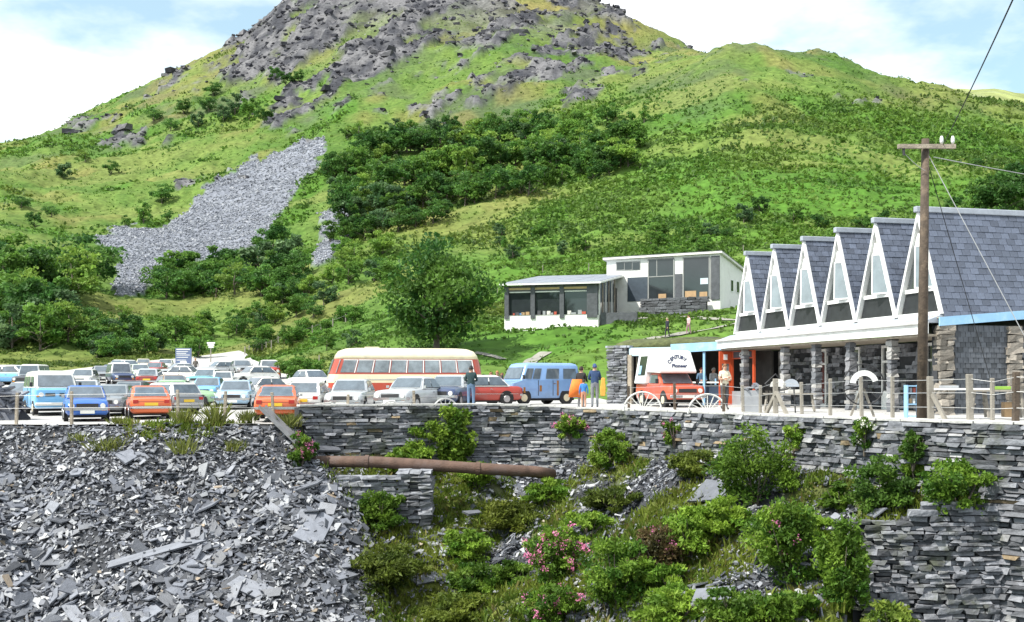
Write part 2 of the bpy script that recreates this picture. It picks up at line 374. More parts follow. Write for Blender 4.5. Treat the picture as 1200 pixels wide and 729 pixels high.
def pit(X, Y):
    sh = np.shape(X); X = np.asarray(X, float).ravel(); Y = np.asarray(Y, float).ravel()
    s, p = rimdist(X, Y); s0 = np.maximum(s, 0)
    slope = np.interp(p, [330, 420, 700, 940, 1000], [.74, .62, .58, .60, .55])
    b = np.interp(p, WB_P, WB_Z); z = b - slope * s0
    tier = sm(1055, 1080, p) * sm(983, 1003, CXP + F * X / np.maximum(Y, 1)); of_ = np.interp(p, TO_P, TO_S); z = z - tier * 6.0 * sm(of_ - .25, of_ + .02, s0) + tier * .30 * np.minimum(s0, 2.4)
    nz = (fbm(X * .35, Y * .35, 4, 3) - .5) * 1.5 + (fbm(X * 1.3, Y * 1.3, 3, 4) - .5) * .35
    led = fbm(X * .3 + 9, Y * .5, 3, 12); led = (np.floor(led * 7) - led * 7 + .5) / 7 * 2.2 * sm(420, 520, p) * (1 - tier)
    z = z + (nz + led) * sm(0, 1.2, s0)
    z = np.maximum(z, -11 + nz)
    far = np.where(Y < 16, -.62 - .75 * np.maximum(Y - 2.0, 0) + nz * .3, -99)   # the viewer's own bank
    z = np.maximum(z, far)
    return z.reshape(sh)
def hitp(px, py):
    Y = np.linspace(12, float(yrim(px)) - .05, 700); z = pit(PX(px, Y), Y); r = PZ(py, Y); k = np.argmax(z >= r)
    if z[k] < r[k]: k = 699
    return Vector((PX(px, Y[k]), Y[k], z[k]))
gx = np.concatenate([np.arange(-60, -22, 2.0), np.arange(-22, 20, .22), np.arange(20, 50, 2.0)]); gy = np.concatenate([np.arange(-25, 16, 1.5), np.arange(16, 46, .22)])
GX, GY = np.meshgrid(gx, gy); GZ = pit(GX, GY)
sd, sp = rimdist(GX, GY); sd = sd.reshape(GX.shape); sp = sp.reshape(GX.shape)
GZ = np.where((sd < 0), GZ - .02, GZ)
n0, n1 = GX.shape; ii = np.arange(n0 * n1).reshape(n0, n1)
pq = np.stack([ii[:-1, :-1], ii[:-1, 1:], ii[1:, 1:], ii[1:, :-1]], -1).reshape(-1, 4)
kp = (sd > -.8).ravel() | (GY.ravel() < 10); pq = pq[kp[pq].all(1)]
gpx = CXP + F * GX / np.maximum(GY, 1)
def pitgrass(X, Y, p, s):
    """0..1 where turf grows on the pit side"""
    g = fbm(X * .28, Y * .28, 4, 55)
    m = sm(395, 450, p - 6 * np.maximum(s - 1.5, 0) + (g - .5) * 120) * sm(.42, .54, g + .05 * (p < 760))
    return m * (1 - sm(1060, 1085, p) * sm(2.2, 2.6, s))
pg = pitgrass(GX, GY, gpx, sd)
pc = lerp(lerp(C3(.022,.023,.027), C3(.07,.073,.082), fbm(GX*2, GY*2, 3, 6)), lerp(C3(.06,.08,.018), C3(.14,.16,.035), fbm(GX*1.5, GY*1.5, 3, 7)), pg)  # bare ground painted near black to give shade in the gaps between chips
pitm = mat('pit_ground', (1,1,1), rough=.9, var=.4, scale=2.5, attr=True, bump=.6, bscale=6, spec=.2)
slate_tip = obj('slate_tip_slope', np_mesh('slate_tip_slope', np.stack([GX, GY, GZ], -1), pq, pc.reshape(-1, 3), smooth=True), pitm); tag(slate_tip, kind='structure')
# ================================================================== SLATE, WALLS AND RIM
slate_cols = [C3(.11,.117,.14), C3(.18,.187,.215), C3(.27,.275,.295), C3(.055,.058,.068), C3(.38,.38,.39), C3(.26,.21,.16)]  # slate tones, spread wider to paint in sunlit tops and shaded gaps
slate_w = np.array([.24,.20,.14,.32,.085,.015])
slate_one = mat('slate_slab', (.13,.137,.16), rough=.55, var=.22, scale=4, objvar=.45, bump=.25, bscale=18, spec=.5)
slate_many = mat('slate_chips', (1,1,1), rough=.55, var=.2, scale=5, attr=True, bump=.2, bscale=20, spec=.5)
BOXF = np.array([(0,3,2,1),(4,5,6,7),(0,1,5,4),(1,2,6,5),(2,3,7,6),(3,0,4,7)])
def plates(cen, nrm, size, aspect, thick, rs, spin=None, jit=.28):
    """irregular four-cornered slabs, (n,8,3)"""
    n = len(cen); nrm = nrm / np.linalg.norm(nrm, axis=1, keepdims=True)
    a = rs.normal(size=(n, 3)) if spin is None else spin
    u = a - (a * nrm).sum(1, keepdims=True) * nrm; u /= np.linalg.norm(u, axis=1, keepdims=True); v = np.cross(nrm, u)
    c = np.array([(-1,-1),(1,-1),(1,1),(-1,1)], float)[None] + rs.uniform(-jit*1.6, jit*1.6, (n, 4, 2))
    cut = rs.random(n) < .35; c[cut, 2] *= rs.uniform(.1, .6, (cut.sum(), 1))
    hx = (size / 2)[:, None]; hy = hx * aspect[:, None]
    p = cen[:, None] + u[:, None] * (c[:, :, :1] * hx[..., None]) + v[:, None] * (c[:, :, 1:] * hy[..., None])
    t = nrm[:, None] * thick[:, None, None]
    return np.concatenate([p - t, p + t], 1)
def slope_n(X, Y, fn, e=.3):
    zx = (fn(X + e, Y) - fn(X - e, Y)) / (2*e); zy = (fn(X, Y + e) - fn(X, Y - e)) / (2*e)
    return np.stack([-zx, -zy, np.ones_like(zx)], -1)
rs = np.random.default_rng(11)
# positions over the tip and the bare ledges
N = 125000
X = rs.uniform(-24, 12.5, N); Y = rs.uniform(18, 43.2, N); px = CXP + F * X / Y
Z = pit(X, Y); py = HZ - (Z - CAMZ) * F / Y
s, p = rimdist(X, Y)
gr = pitgrass(X, Y, px, s)
ok = (s > .12) & (px > -60) & (px < 1060) & (py < 790) & (rs.random(N) > gr * .74) & ~((p > 350) & (s < .35))
ok &= ~((px > 1000) & (p > 1060) & (s > np.interp(p, TO_P, TO_S) - .35))
X, Y, Z, px, py, s, p, gr = [a[ok] for a in (X, Y, Z, px, py, s, p, gr)]
n = len(X)
nr = slope_n(X, Y, pit, .5); nr /= np.linalg.norm(nr, axis=1, keepdims=True); nr = nr + rs.normal(0, .38, (n, 3)); nr[:, 2] = np.abs(nr[:, 2]) + .15
clus = fbm(X * .4, Y * .4, 3, 88)
size = np.exp(rs.normal(-1.76, .46, n)) * (.65 + .6 * sm(.42, .66, clus)) * np.where(px > 420, .85, 1.0); size = np.clip(size, .09, .7)
asp = rs.uniform(.22, .7, n); th = np.clip(size * rs.uniform(.03, .09, n), .008, .045)
cen = np.stack([X, Y, Z + rs.uniform(-.02, .16, n)], -1)
pl = plates(cen, nr, size, asp, th, rs)
big = size * F / Y
order = np.argsort(-big); ind = order[:270]; rest = order[270:]
ci = rs.choice(6, len(rest), p=slate_w); cc = np.array(slate_cols)[ci] * rs.uniform(.8, 1.2, (len(rest), 1))
rock_pile = obj('slate_chips', np_mesh('slate_chips', pl[rest].reshape(-1, 3), (np.arange(len(rest))[:, None, None] * 8 + BOXF[None]).reshape(-1, 4), np.repeat(cc, 8, 0)), slate_many, slate_tip)
rock_pile['kind'] = 'stuff'
# the slabs that show largest, one by one, from a few shared shapes
SLAB = []
for k in range(10):
    q = plates(np.zeros((1, 3)), np.array([[0, 0, 1.]]), np.ones(1), np.array([rs.uniform(.4, .85)]), np.array([.04]), rs, np.array([[1., 0, 0]]), .3)[0]
    me = np_mesh('slab', q, BOXF); me.materials.append(slate_one); SLAB.append(me)
def rotm(nv, rs_):
    q = Vector(nv).to_track_quat('Z', 'Y'); return (q.to_matrix() @ Matrix.Rotation(rs_.uniform(0, 6.28), 3, 'Z')).to_euler()
for i in ind:
    sz = float(size[i]) * 1.05
    obj('slab', SLAB[rs.integers(10)], None, slate_tip, cen[i] + np.array([0, 0, .05]), rotm(nr[i], rs), (sz, sz, sz * .9))
# a few outsize slabs seen on the tip
for (a, b, L, asp_, spin) in [(172,655,2.6,.12,.35),(290,695,1.3,.25,-.4),(90,560,.6,.7,.2),(375,508,1.15,.8,.2),(150,538,.6,.8,.7),(500,690,.8,.6,.2),(30,720,.9,.5,1.2),(840,580,1.1,.6,.1),(820,605,1.3,.2,.5),(700,690,.9,.5,.2),(945,660,.9,.4,.6),(840,720,1.0,.6,.2),(555,605,.7,.6,.1),(370,620,1.5,.45,1.1)]:
    q = hitp(a, b); nv = slope_n(np.array([q.x]), np.array([q.y]), pit, .6)[0]; nv = nv / np.linalg.norm(nv) + rs.normal(0, .06, 3)
    m3 = Vector(nv).to_track_quat('Z', 'Y').to_matrix() @ Matrix.Rotation(spin, 3, 'Z')
    obj('slab', SLAB[rs.integers(10)], None, slate_tip, q + Vector((0, 0, .14)), m3.to_euler(), (L, L * asp_ / .6, 1.0))

# ---- dry stone walls
stone_one = mat('wall_stone', (.165,.17,.188), rough=.8, var=.35, scale=5, objvar=.6, bump=.5, bscale=14, spec=.3, coords='Position', dirt=(.075,.085,.045), dirtscale=.9)
stone_many = mat('wall_stones', (1,1,1), rough=.8, var=.35, scale=5, attr=True, bump=.5, bscale=14, spec=.3, coords='Position', dirt=(.075,.085,.045), dirtscale=.9)
core_m = mat('wall_core', (.035,.037,.042), rough=.95, var=.3)  # core coloured dark so the gaps between stones read as shade
STONE = []
for k in range(10):
    q = np.array([(-1,-1,-1),(1,-1,-1),(1,1,-1),(-1,1,-1),(-1,-1,1),(1,-1,1),(1,1,1),(-1,1,1)], float) * .5 + rs.uniform(-.15, .15, (8, 3))
    me = np_mesh('stone', q, BOXF); me.materials.append(stone_one); STONE.append((me, q))
def resample(pts, step):
    pts = [Vector(p) for p in pts]; out = [pts[0]]; acc = 0
    for a, b in zip(pts[:-1], pts[1:]):
        L = (b - a).length; m = max(1, int(L / step))
        for k in range(1, m + 1): out.append(a.lerp(b, k / m))
    return out
def dry_wall(root, path, zb, zt, maxn, seed, hmin=.07, hmax=.16, lmin=.22, lmax=.6, thick=.5, lean=0.0):
    """path: xy points, pit side on the right hand when walking along it; zb/zt: bottom and top as functions of arc length"""
    r = np.random.default_rng(seed); pts = [Vector((*p, 0)) for p in path]; cum = [0]
    for a, b in zip(pts[:-1], pts[1:]): cum.append(cum[-1] + (b - a).length)
    T = cum[-1]
    def at(t):
        k = min(max(np.searchsorted(cum, t) - 1, 0), len(pts) - 2); u = (t - cum[k]) / (cum[k+1] - cum[k]); d = (pts[k+1] - pts[k]).normalized()
        return pts[k].lerp(pts[k+1], u), d
    st = []
    z = min(zb(t) for t in np.linspace(0, T, 40)) - .1; ztop = max(zt(t) for t in np.linspace(0, T, 40))
    while z < ztop:
        h = r.uniform(hmin, hmax); t = r.uniform(0, .3)
        while t < T:
            l = min(r.uniform(lmin, lmax) * (1.5 if r.random() < .12 else 1), T - t + .05)
            tm = t + l / 2; hh = h * r.uniform(.82, 1.0)
            if z + h * .5 > zb(min(tm, T)) - .15 and z + h * .4 < zt(min(tm, T)):
                c, d = at(min(tm, T)); nrm = Vector((d.y, -d.x, 0)); c = c + nrm * (r.uniform(-.07, .07) + lean * (ztop - z)); c.z = z + h / 2
                if z + h > zt(min(tm, T)): c.z = zt(min(tm, T)) - h / 2
                st.append((c, d, l * .97, hh))
            t += l
        z += h
    # core behind the face
    mb = MB(); ts = np.linspace(0, T, max(4, int(T / 1.0)))
    ring = []
    for t in ts:
        c, d = at(t); nrm = Vector((d.y, -d.x, 0)); a = c + nrm * (.02 + lean * (ztop - zb(t))); b = c - nrm * thick
        a2 = c + nrm * .02
        ring.append([(a.x, a.y, zb(t) - .6), (b.x, b.y, zb(t) - .6), (b.x, b.y, zt(t) - .03), (a2.x, a2.y, zt(t) - .03)])
    mb.loft(ring); mb.build('wall_core', core_m, root)
    key = sorted(range(len(st)), key=lambda i: -st[i][2] * st[i][3] / max(st[i][0].y, 1)**2)
    for i in key[:maxn]:
        c, d, l, h = st[i]
        obj('stone', STONE[r.integers(10)][0], None, root, c, (r.uniform(-.04, .04), r.uniform(-.03, .03), math.atan2(d.y, d.x)), (l, r.uniform(.28, .38), h))
    V = []; K = []
    for i in key[maxn:]:
        c, d, l, h = st[i]; q = STONE[r.integers(10)][1] * np.array([l, r.uniform(.28, .38), h]); a = math.atan2(d.y, d.x)
        V.append(np.stack([q[:, 0]*math.cos(a) - q[:, 1]*math.sin(a), q[:, 0]*math.sin(a) + q[:, 1]*math.cos(a), q[:, 2]], -1) + np.array(c))
        k = r.choice(4, p=[.45,.33,.17,.05]); K.append(np.array([C3(.12,.125,.14), C3(.18,.185,.205), C3(.27,.27,.275), C3(.21,.16,.10)][k]) * r.uniform(.75, 1.25))
    if V:
        V = np.array(V); o = obj('small_stones', np_mesh('small_stones', V.reshape(-1, 3), (np.arange(len(V))[:, None, None]*8 + BOXF[None]).reshape(-1, 4), np.repeat(np.array(K), 8, 0)), stone_many, root)
        o['kind'] = 'stuff'
    return at, T
wp = np.arange(350, 1480, 8.0); wpath = [(PX(a, float(yrim(a))), float(yrim(a))) for a in wp]
wcum = np.concatenate([[0], np.cumsum([math.dist(a, b) for a, b in zip(wpath[:-1], wpath[1:])])])
def wpx(t): return np.interp(t, wcum, wp)
wtop_z = lambda a: float(np.interp(a, [350, 600, 690, 1500], [.17, .17, .04, .04]))
retaining_wall = thing('retaining_wall', 'long curved dry stone slate retaining wall holding up the car park', 'wall')
dry_wall(retaining_wall, wpath, lambda t: float(np.interp(wpx(t), [350,1146,1162,1500], [0,0,-4,-4])) + float(np.interp(wpx(t), WB_P, WB_Z)) - .1, lambda t: wtop_z(wpx(t)), 300, 5)
cop = mat('coping', (.50,.49,.47), rough=.9, var=.22, scale=2, bump=.4, bscale=12, dirt=(.30,.30,.29), dirtscale=1.0)
r_ = random.Random(4)
t = 0.0
while t < wcum[-1] - .3:                                        # coping slabs, one by one
    l = r_.uniform(.8, 1.25); a = wpx(t); b = wpx(min(t + l, wcum[-1]))
    A = Vector((PX(a, float(yrim(a))), float(yrim(a)), 0)); B = Vector((PX(b, float(yrim(b))), float(yrim(b)), 0)); d = (B - A).normalized(); nrm = Vector((d.y, -d.x, 0))
    c = (A + B) / 2 - nrm * (.12 + r_.uniform(-.02, .02)); c.z = (wtop_z(a) + wtop_z(b)) / 2 + .035 + r_.uniform(-.01, .01)
    mb = MB().box((0, 0, 0), ((B - A).length - .015, .52, .075)); mb.build('coping_slab', cop, retaining_wall, bevel=.008, loc=c, rot=(r_.uniform(-.015, .015), r_.uniform(-.01, .01), math.atan2(d.y, d.x)))
    t += l
TO = lambda a: float(np.interp(a, TO_P, TO_S))
# lower tier on the right
sel = [i for i in range(len(wp)) if 1076 <= wp[i] <= 1166]; lpath = []
for i in sel:
    a, b = wpath[max(i-1, 0)], wpath[min(i+1, len(wp)-1)]; d = Vector((b[0]-a[0], b[1]-a[1])).normalized(); nrm = Vector((d.y, -d.x))
    lpath.append((wpath[i][0] + nrm.x * TO(wp[i]), wpath[i][1] + nrm.y * TO(wp[i])))
lower_wall = thing('terrace_wall', 'lower tier of grey dry stone walling at bottom right below the shrubs', 'wall')
dry_wall(lower_wall, lpath, lambda t: -5.6, lambda t: -2.15 + .22 * math.sin(t * 1.7 + 4) + .12 * math.sin(t * 4.1) + .06 * t, 300, 9, .06, .15, .16, .45, lean=.03)
# pier and wall stub below the pipe
q = hitp(487, 612)
pier = thing('stone_pier', 'square dry stone pier standing under the rusty pipe', 'pier', (q.x, q.y, q.z - .2))
r = np.random.default_rng(3); z = 0
while z < 1.95:
    h = r.uniform(.10, .17)
    for sx in (-1, 0, 1):
        obj('stone', STONE[r.integers(10)][0], None, pier, (sx * .40 + r.uniform(-.03, .03), r.uniform(-.03, .03), z + h / 2), (0, 0, r.uniform(-.04, .04)), (.42, .9, h))
    z += h
MB().bx(-.5, .5, -.35, .45, -.3, 1.9).build('pier_core', core_m, pier)
q = hitp(432, 598)
stub = thing('stone_wall_stub', 'short tumbled piece of dry stone walling left of the square pier', 'wall', (q.x, q.y, q.z - .1))
z = 0
while z < 1.3:
    h = r.uniform(.09, .16); x = -1.1 + r.uniform(0, .2)
    while x < 1.1 - z * .25:
        l = r.uniform(.25, .55); obj('stone', STONE[r.integers(10)][0], None, stub, (x + l/2, r.uniform(-.08, .08), z + h/2), (0, 0, r.uniform(-.08, .08)), (l, .45, h)); x += l
    z += h
# ---- rusty pipe
rust = mat('rusty_iron', (.115,.068,.05), rough=.85, var=.35, scale=3, bump=.4, bscale=20, dirt=(.10,.075,.07), dirtscale=1.5)
pp = [P3(362, 541, 39.6), P3(430, 541, 39.5), P3(500, 545, 39.4), P3(560, 549, 39.3), P3(628, 553, 39.4), P3(648, 556, 39.8)]
pipe = thing('rusty_pipe', 'long rusty brown iron pipe lying along the foot of the stone wall', 'pipe', pp[0])
loc = [p - pp[0] for p in pp]
MB().tube(loc, .205, 16).build('pipe_run', rust, pipe, smooth=True)
for k in (1, 3):
    d = (loc[k+1] - loc[k]).normalized(); MB().tube([loc[k] - d * .07, loc[k] + d * .07], .24, 16).build('flange', rust, pipe)
# ---- steel channel leaning over the rim
steel = mat('grey_steel', (.22,.22,.23), rough=.55, metal=.5, var=.2, scale=3, dirt=(.14,.11,.09), dirtscale=2)
A, B = P3(307, 478, 40.2), P3(350, 520, 39.4)
ch = thing('steel_channel', 'grey steel channel beam tipped over the slate edge by the orange fastback', 'beam', A)
v = B - A; nn = Vector((.55, -.3, .6)).normalized()
MB().bar((0, 0, 0), v, .34, .03).build('web', steel, ch)
for sgn in (-1, 1):
    side = v.normalized().cross(Vector((0, 0, 1))).normalized() * .17 * sgn
    MB().bar(side + Vector((0,0,.05)), v + side + Vector((0,0,.05)), .03, .13).build('flange', steel, ch)
# ---- heap of broken slate at the far left edge of the car park
q = Vector((PX(-36, 45), 45, -.5)); heap = thing('slate_heap', 'dark heap of broken slate slabs at the far left of the car park', 'slate heap', q)
mb = MB()
for k in range(6):
    a = k * 1.05
hv = []
for i in range(9):
    hv.append([((i-4)*.62 + r.uniform(-.1,.1), math.sin(j/8*math.pi*2)*1.0*math.sin((i+.3)/8.6*math.pi), max(0, math.cos(j/8*math.pi*2))*1.75*math.sin((i+.3)/8.6*math.pi)) for j in range(8)])
mb.loft(hv); mb.build('rubble_core', core_m, heap)
for k in range(90):
    x = r.uniform(-2.3, 2.2); f = math.sin((x/.62+4.3)/8.6*math.pi); an = r.uniform(-.3, 1.5)
    L = r.uniform(.3, 1.1)
    obj('slab', SLAB[r.integers(10)], None, heap, (x, -math.sin(an)*1.0*f, math.cos(an)*1.72*f + .03), (an*.8 + r.uniform(-.4, .4), r.uniform(-.5, .5), r.uniform(0, 6)), (L, L, 1))
# ================================================================== BUILDINGS
white = mat('white_paint', (.80,.80,.78), rough=.55, var=.06, scale=1.5, dirt=(.60,.59,.55), dirtscale=1.1)
white_r = mat('white_render', (.80,.79,.76), rough=.85, var=.06, scale=1.2, bump=.2, bscale=30, dirt=(.58,.56,.52), dirtscale=.5)
bluep = mat('blue_paint', (.28,.50,.72), rough=.5, var=.1, scale=2, dirt=(.42,.58,.70), dirtscale=2)
redp = mat('red_paint', (.62,.10,.035), rough=.45, var=.1, scale=3)
lead = mat('lead_flashing', (.34,.37,.42), rough=.5, var=.15, scale=3, bump=.1)
timber = mat('weathered_timber', (.33,.28,.22), rough=.9, var=.3, scale=5, bump=.4, bscale=25)
timber_w = mat('whitewashed_timber', (.27,.245,.21), rough=.85, var=.18, scale=4, bump=.25, bscale=25)
dark_timber = mat('tarred_timber', (.085,.062,.045), rough=.85, var=.35, scale=6, bump=.4, bscale=22, dirt=(.17,.125,.085), dirtscale=3)
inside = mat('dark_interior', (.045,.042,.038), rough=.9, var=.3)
glassd = mat('window_glass', (.030,.036,.040), rough=.06, var=.15, spec=.8, scale=1)
glassm = mat('grey_window_glass', (.05,.058,.06), rough=.08, var=.2, spec=.8, scale=1.5)
glassl = mat('pale_window_glass', (.20,.24,.26), rough=.12, var=.2, spec=.8, scale=1.5)
roof_slate = mat('roof_slate', (.088,.103,.142), rough=.42, var=.18, scale=5, objvar=.26, bump=.25, bscale=14, spec=.55)
roof_many = mat('roof_slates', (1,1,1), rough=.42, var=.18, scale=5, attr=True, bump=.25, bscale=14, spec=.55)
hung = mat('hung_slate', (1,1,1), rough=.6, var=.2, scale=4, attr=True, bump=.2)
goods_c = [mat('goods_%s' % n, c, rough=.6, var=.15) for n, c in [('grey', (.30,.31,.33)), ('pale', (.62,.60,.56)), ('tan', (.42,.27,.14)), ('dark', (.07,.07,.08)), ('red', (.45,.08,.05)), ('blue', (.10,.22,.42))]]
class Frame:
    """a facade: local x along it, z up; finds local x and z of photo bearings on its plane"""
    def __init__(s, P, d, y=0.0): s.P = Vector((*P, 0)); s.d = Vector((*d, 0)).normalized(); s.n = Vector((-s.d.y, s.d.x, 0)); s.rz = math.atan2(s.d.y, s.d.x)
    def x(s, px, y=0.0):
        k = (px - CXP) / F; o = s.P + s.n * y; return (o.x - k * o.y) / (k * s.d.y - s.d.x)
    def dep(s, x, y=0.0): return (s.P + s.d * x + s.n * y).y
    def z(s, py, x, y=0.0): return PZ(py, s.dep(x, y))
# ------------------------------------------------------------ the slate shop with the saw-tooth gables
P0 = (13.65, 35.0); P6 = (10.03, 49.6)
FS = Frame(P0, (P6[0]-P0[0], P6[1]-P0[1]))
shop = thing('slate_shop', 'single storey stone shop with six steep slate saw tooth gables and white fascia', 'shop', (P0[0], P0[1], 0), FS.rz)
LEN = 15.04; GW = LEN / 6; ZE = 3.2; ZR = 6.62; DEP = -9.0
def hw(z): return GW / 2 * (ZR - z) / (ZR - ZE)
rs = np.random.default_rng(21)
SL = MB().bx(-.5, .5, -.5, .5, -.5, .5).mesh('slate'); SL.materials.append(roof_slate)
def slate_slope(x_r, x_e, y0, y1, indiv, parent, zr=ZR, ze=ZE, rowh=.225, w=.30, clip=None, rise=0.0):
    """courses of slates on a plane from ridge x_r to eave x_e, y from y0 to y1"""
    sl = math.hypot(x_e - x_r, zr - ze); nrow = int(sl / rowh); nx = (zr - ze) / sl * (1 if x_e > x_r else -1); nzv = abs(x_e - x_r) / sl
    ang = math.atan2(zr - ze, abs(x_e - x_r)) * (1 if x_e > x_r else -1)
    V = []; K = []
    for i in range(nrow + 1):
        t = (i + .5) / (nrow + .5); xc = x_r + (x_e - x_r) * t; zc = zr + (ze - zr) * t; yy = y0 + (w / 2 if i % 2 else 0)
        while yy > y1:
            a = max(yy - w, y1); b = min(yy, y0)
            if b - a > .06 and (clip is None or clip((a + b) / 2, zc)):
                off = .022 + rs.uniform(-.004, .008)
                c = Vector((xc + nx * off, (a + b) / 2, zc + nzv * off)); tl = rs.uniform(-.012, .012)
                e = (tl, ang - .055 * (1 if ang > 0 else -1) + rs.uniform(-.01, .01), rs.uniform(-.012, .012)); sc = (rowh * 1.16, (b - a) - .014, .028)
                if indiv: obj('slate', SL, None, parent, c, e, sc)
                else:
                    M = Matrix.LocRotScale(c, __import__('mathutils').Euler(e), sc)
                    V.append([M @ Vector(p) for p in ((-.5,-.5,-.5),(.5,-.5,-.5),(.5,.5,-.5),(-.5,.5,-.5),(-.5,-.5,.5),(.5,-.5,.5),(.5,.5,.5),(-.5,.5,.5))])
                    K.append(C3(.088,.103,.142) * rs.uniform(.72, 1.28) * (1.25 if rs.random() < .06 else 1))
            yy -= w
    return V, K
manyV = []; manyK = []
for g in range(6):
    x0, x1 = g * GW, (g + 1) * GW; xr = (x0 + x1) / 2
    # under-roof solid
    mb = MB().prism([(x0 + .0, -.06, ZE), (x1, -.06, ZE), (xr, -.06, ZR)], (0, DEP, 0)); rf = mb.build('roof', inside, shop)
    rf['label'] = 'steep slate covered roof bay'
    # near slope (towards the camera): slates one by one on the first two bays
    V, K = slate_slope(xr, x0, .05, -4.4 if g == 0 else -2.6, g == 0, rf)
    manyV += V; manyK += K
    V, K = slate_slope(xr, x1, .05, -1.2, False, rf); manyV += V; manyK += K
    MB().bx(xr - .10, xr + .10, -5.0 if g == 0 else DEP + .2, .22, ZR - .02, ZR + .17).build('ridge_cap', lead, rf, bevel=.02)
    if g == 0: MB().bx(xr - .08, xr + .08, DEP + .2, -5.01, ZR - .02, ZR + .12).build('ridge_cap', lead, rf, bevel=.02)
    # gable front
    gz0 = ZE
    gp = bpy.data.objects.new('gable_front', None); COL.objects.link(gp); gp.parent = shop
    zt = 5.50; zb = 4.14; zs = 4.10; zl = 3.32
    def trap(za, zb_, ia, y0, y1, name, m, inset=.16):
        a, b = hw(za) - inset, hw(zb_) - inset
        MB().prism([(xr - a, y0, za), (xr + a, y0, za), (xr + max(b, .01), y0, zb_), (xr - max(b, .01), y0, zb_)], (0, y1 - y0, 0)).build(name, m, gp)
    for sg in (-1, 1):
        MB().prism([(xr + sg * (GW/2 + .015), -.05, ZE + .02), (xr + sg * (GW/2 - .095), -.05, ZE + .02), (xr, -.05, ZR - .27), (xr, -.05, ZR + .03)], (0, .19, 0)).build('bargeboard', white, gp)
    trap(zt, ZR - .7, 0, -.04, .045, 'gable_panel', white, .12)
    trap(zs - .02, zt - .02, 0, -.055, -.02, 'window_pane', glassm, .13)
    trap(zl, zs - .12, 0, -.05, -.01, 'lower_pane', mat('dark_panel_glass', (.028,.030,.033), rough=.35, var=.3, spec=.3), .13)
    a = hw(zs) - .12; MB().bx(xr - a, xr + a, -.04, .06, zs - .11, zs + .02).build('transom', white, gp)
    a = hw(ZE) - .1; MB().bx(xr - a, xr + a, -.04, .09, ZE + .0, zl - .005).build('sill', white, gp)
    # mullion and the casement hung open
    MB().bar((xr + .12, .0, zs), (xr + .06, .0, zt), .05).build('mullion', white, gp)
    ca = hw(zs) - .2; cb = max(hw(zt) - .17, .04)
    e = Vector((-.0, .30, 0))
    pts = [Vector((xr - ca, -.0, zs + .02)), Vector((xr - .10, .26, zs + .02)), Vector((xr - .03, .20, zt - .02)), Vector((xr - cb, .0, zt - .02))]
    cs = MB().prism(pts, (-.01, .03, 0)).build('casement', glassl, gp)
    fr_ = MB()
    for i in range(4): fr_.bar(pts[i] + Vector((0, .03, 0)), pts[(i+1) % 4] + Vector((0, .03, 0)), .045)
    fr_.build('casement_frame', white, cs)
manyV = np.array(manyV); o = obj('roof_slates', np_mesh('roof_slates', manyV.reshape(-1, 3), (np.arange(len(manyV))[:, None, None]*8 + BOXF[None]).reshape(-1, 4), np.repeat(np.array(manyK), 8, 0)), roof_many, shop); o['kind'] = 'stuff'
# canopy, gutter and fascia below the gables
MB().prism([(.0, .10, ZE - .01), (.0, .62, 3.0), (.0, .62, 2.93), (.0, .0, 2.93), (.0, .0, ZE - .01)], (LEN + .4, 0, 0)).build('canopy', lead, shop)
MB().bx(-.08, LEN + .55, .63, .69, 2.58, 2.955).build('fascia', white, shop)
MB().tube([(-.05, .74, 2.93), (LEN + .5, .74, 2.93)], .045, 8).build('gutter', white, shop)
MB().bx(0, LEN + .3, -1.6, .60, 2.50, 2.57).build('soffit', timber, shop)
MB().tube([(.35, .55, 0), (.35, .55, 2.5)], .045, 8).build('downpipe', white, shop)
MB().bx(-.1, LEN + .6, -8.5, 1.0, -.3, .06).build('floor_slab', gravel, shop)
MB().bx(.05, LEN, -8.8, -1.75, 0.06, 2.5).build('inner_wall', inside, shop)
# pillars of stacked slate blocks
pill_m = stone_one
for k, pxp in enumerate((873, 920, 957, 997, 1046)):
    x = FS.x(pxp, .3); pil = bpy.data.objects.new('pillar', None); COL.objects.link(pil); pil.parent = shop; pil.location = (x, .3, .06); z = 0
    MB().bx(-.09, .09, -.09, .09, 0, 2.44).build('pillar_core', core_m, pil)
    while z < 2.42:
        h = min(rs.uniform(.12, .22), 2.44 - z)
        obj('stone', STONE[rs.integers(10)][0], pal if (pal := mat('pale_stone_%d' % rs.integers(3), [(.22,.22,.235),(.36,.35,.34),(.14,.145,.16)][rs.integers(3)], rough=.8, var=.25, scale=5, bump=.3)) else None, pil, (0, 0, z + h/2), (0, 0, rs.uniform(-.04, .04)), (.27, .27, h * .96)); z += h
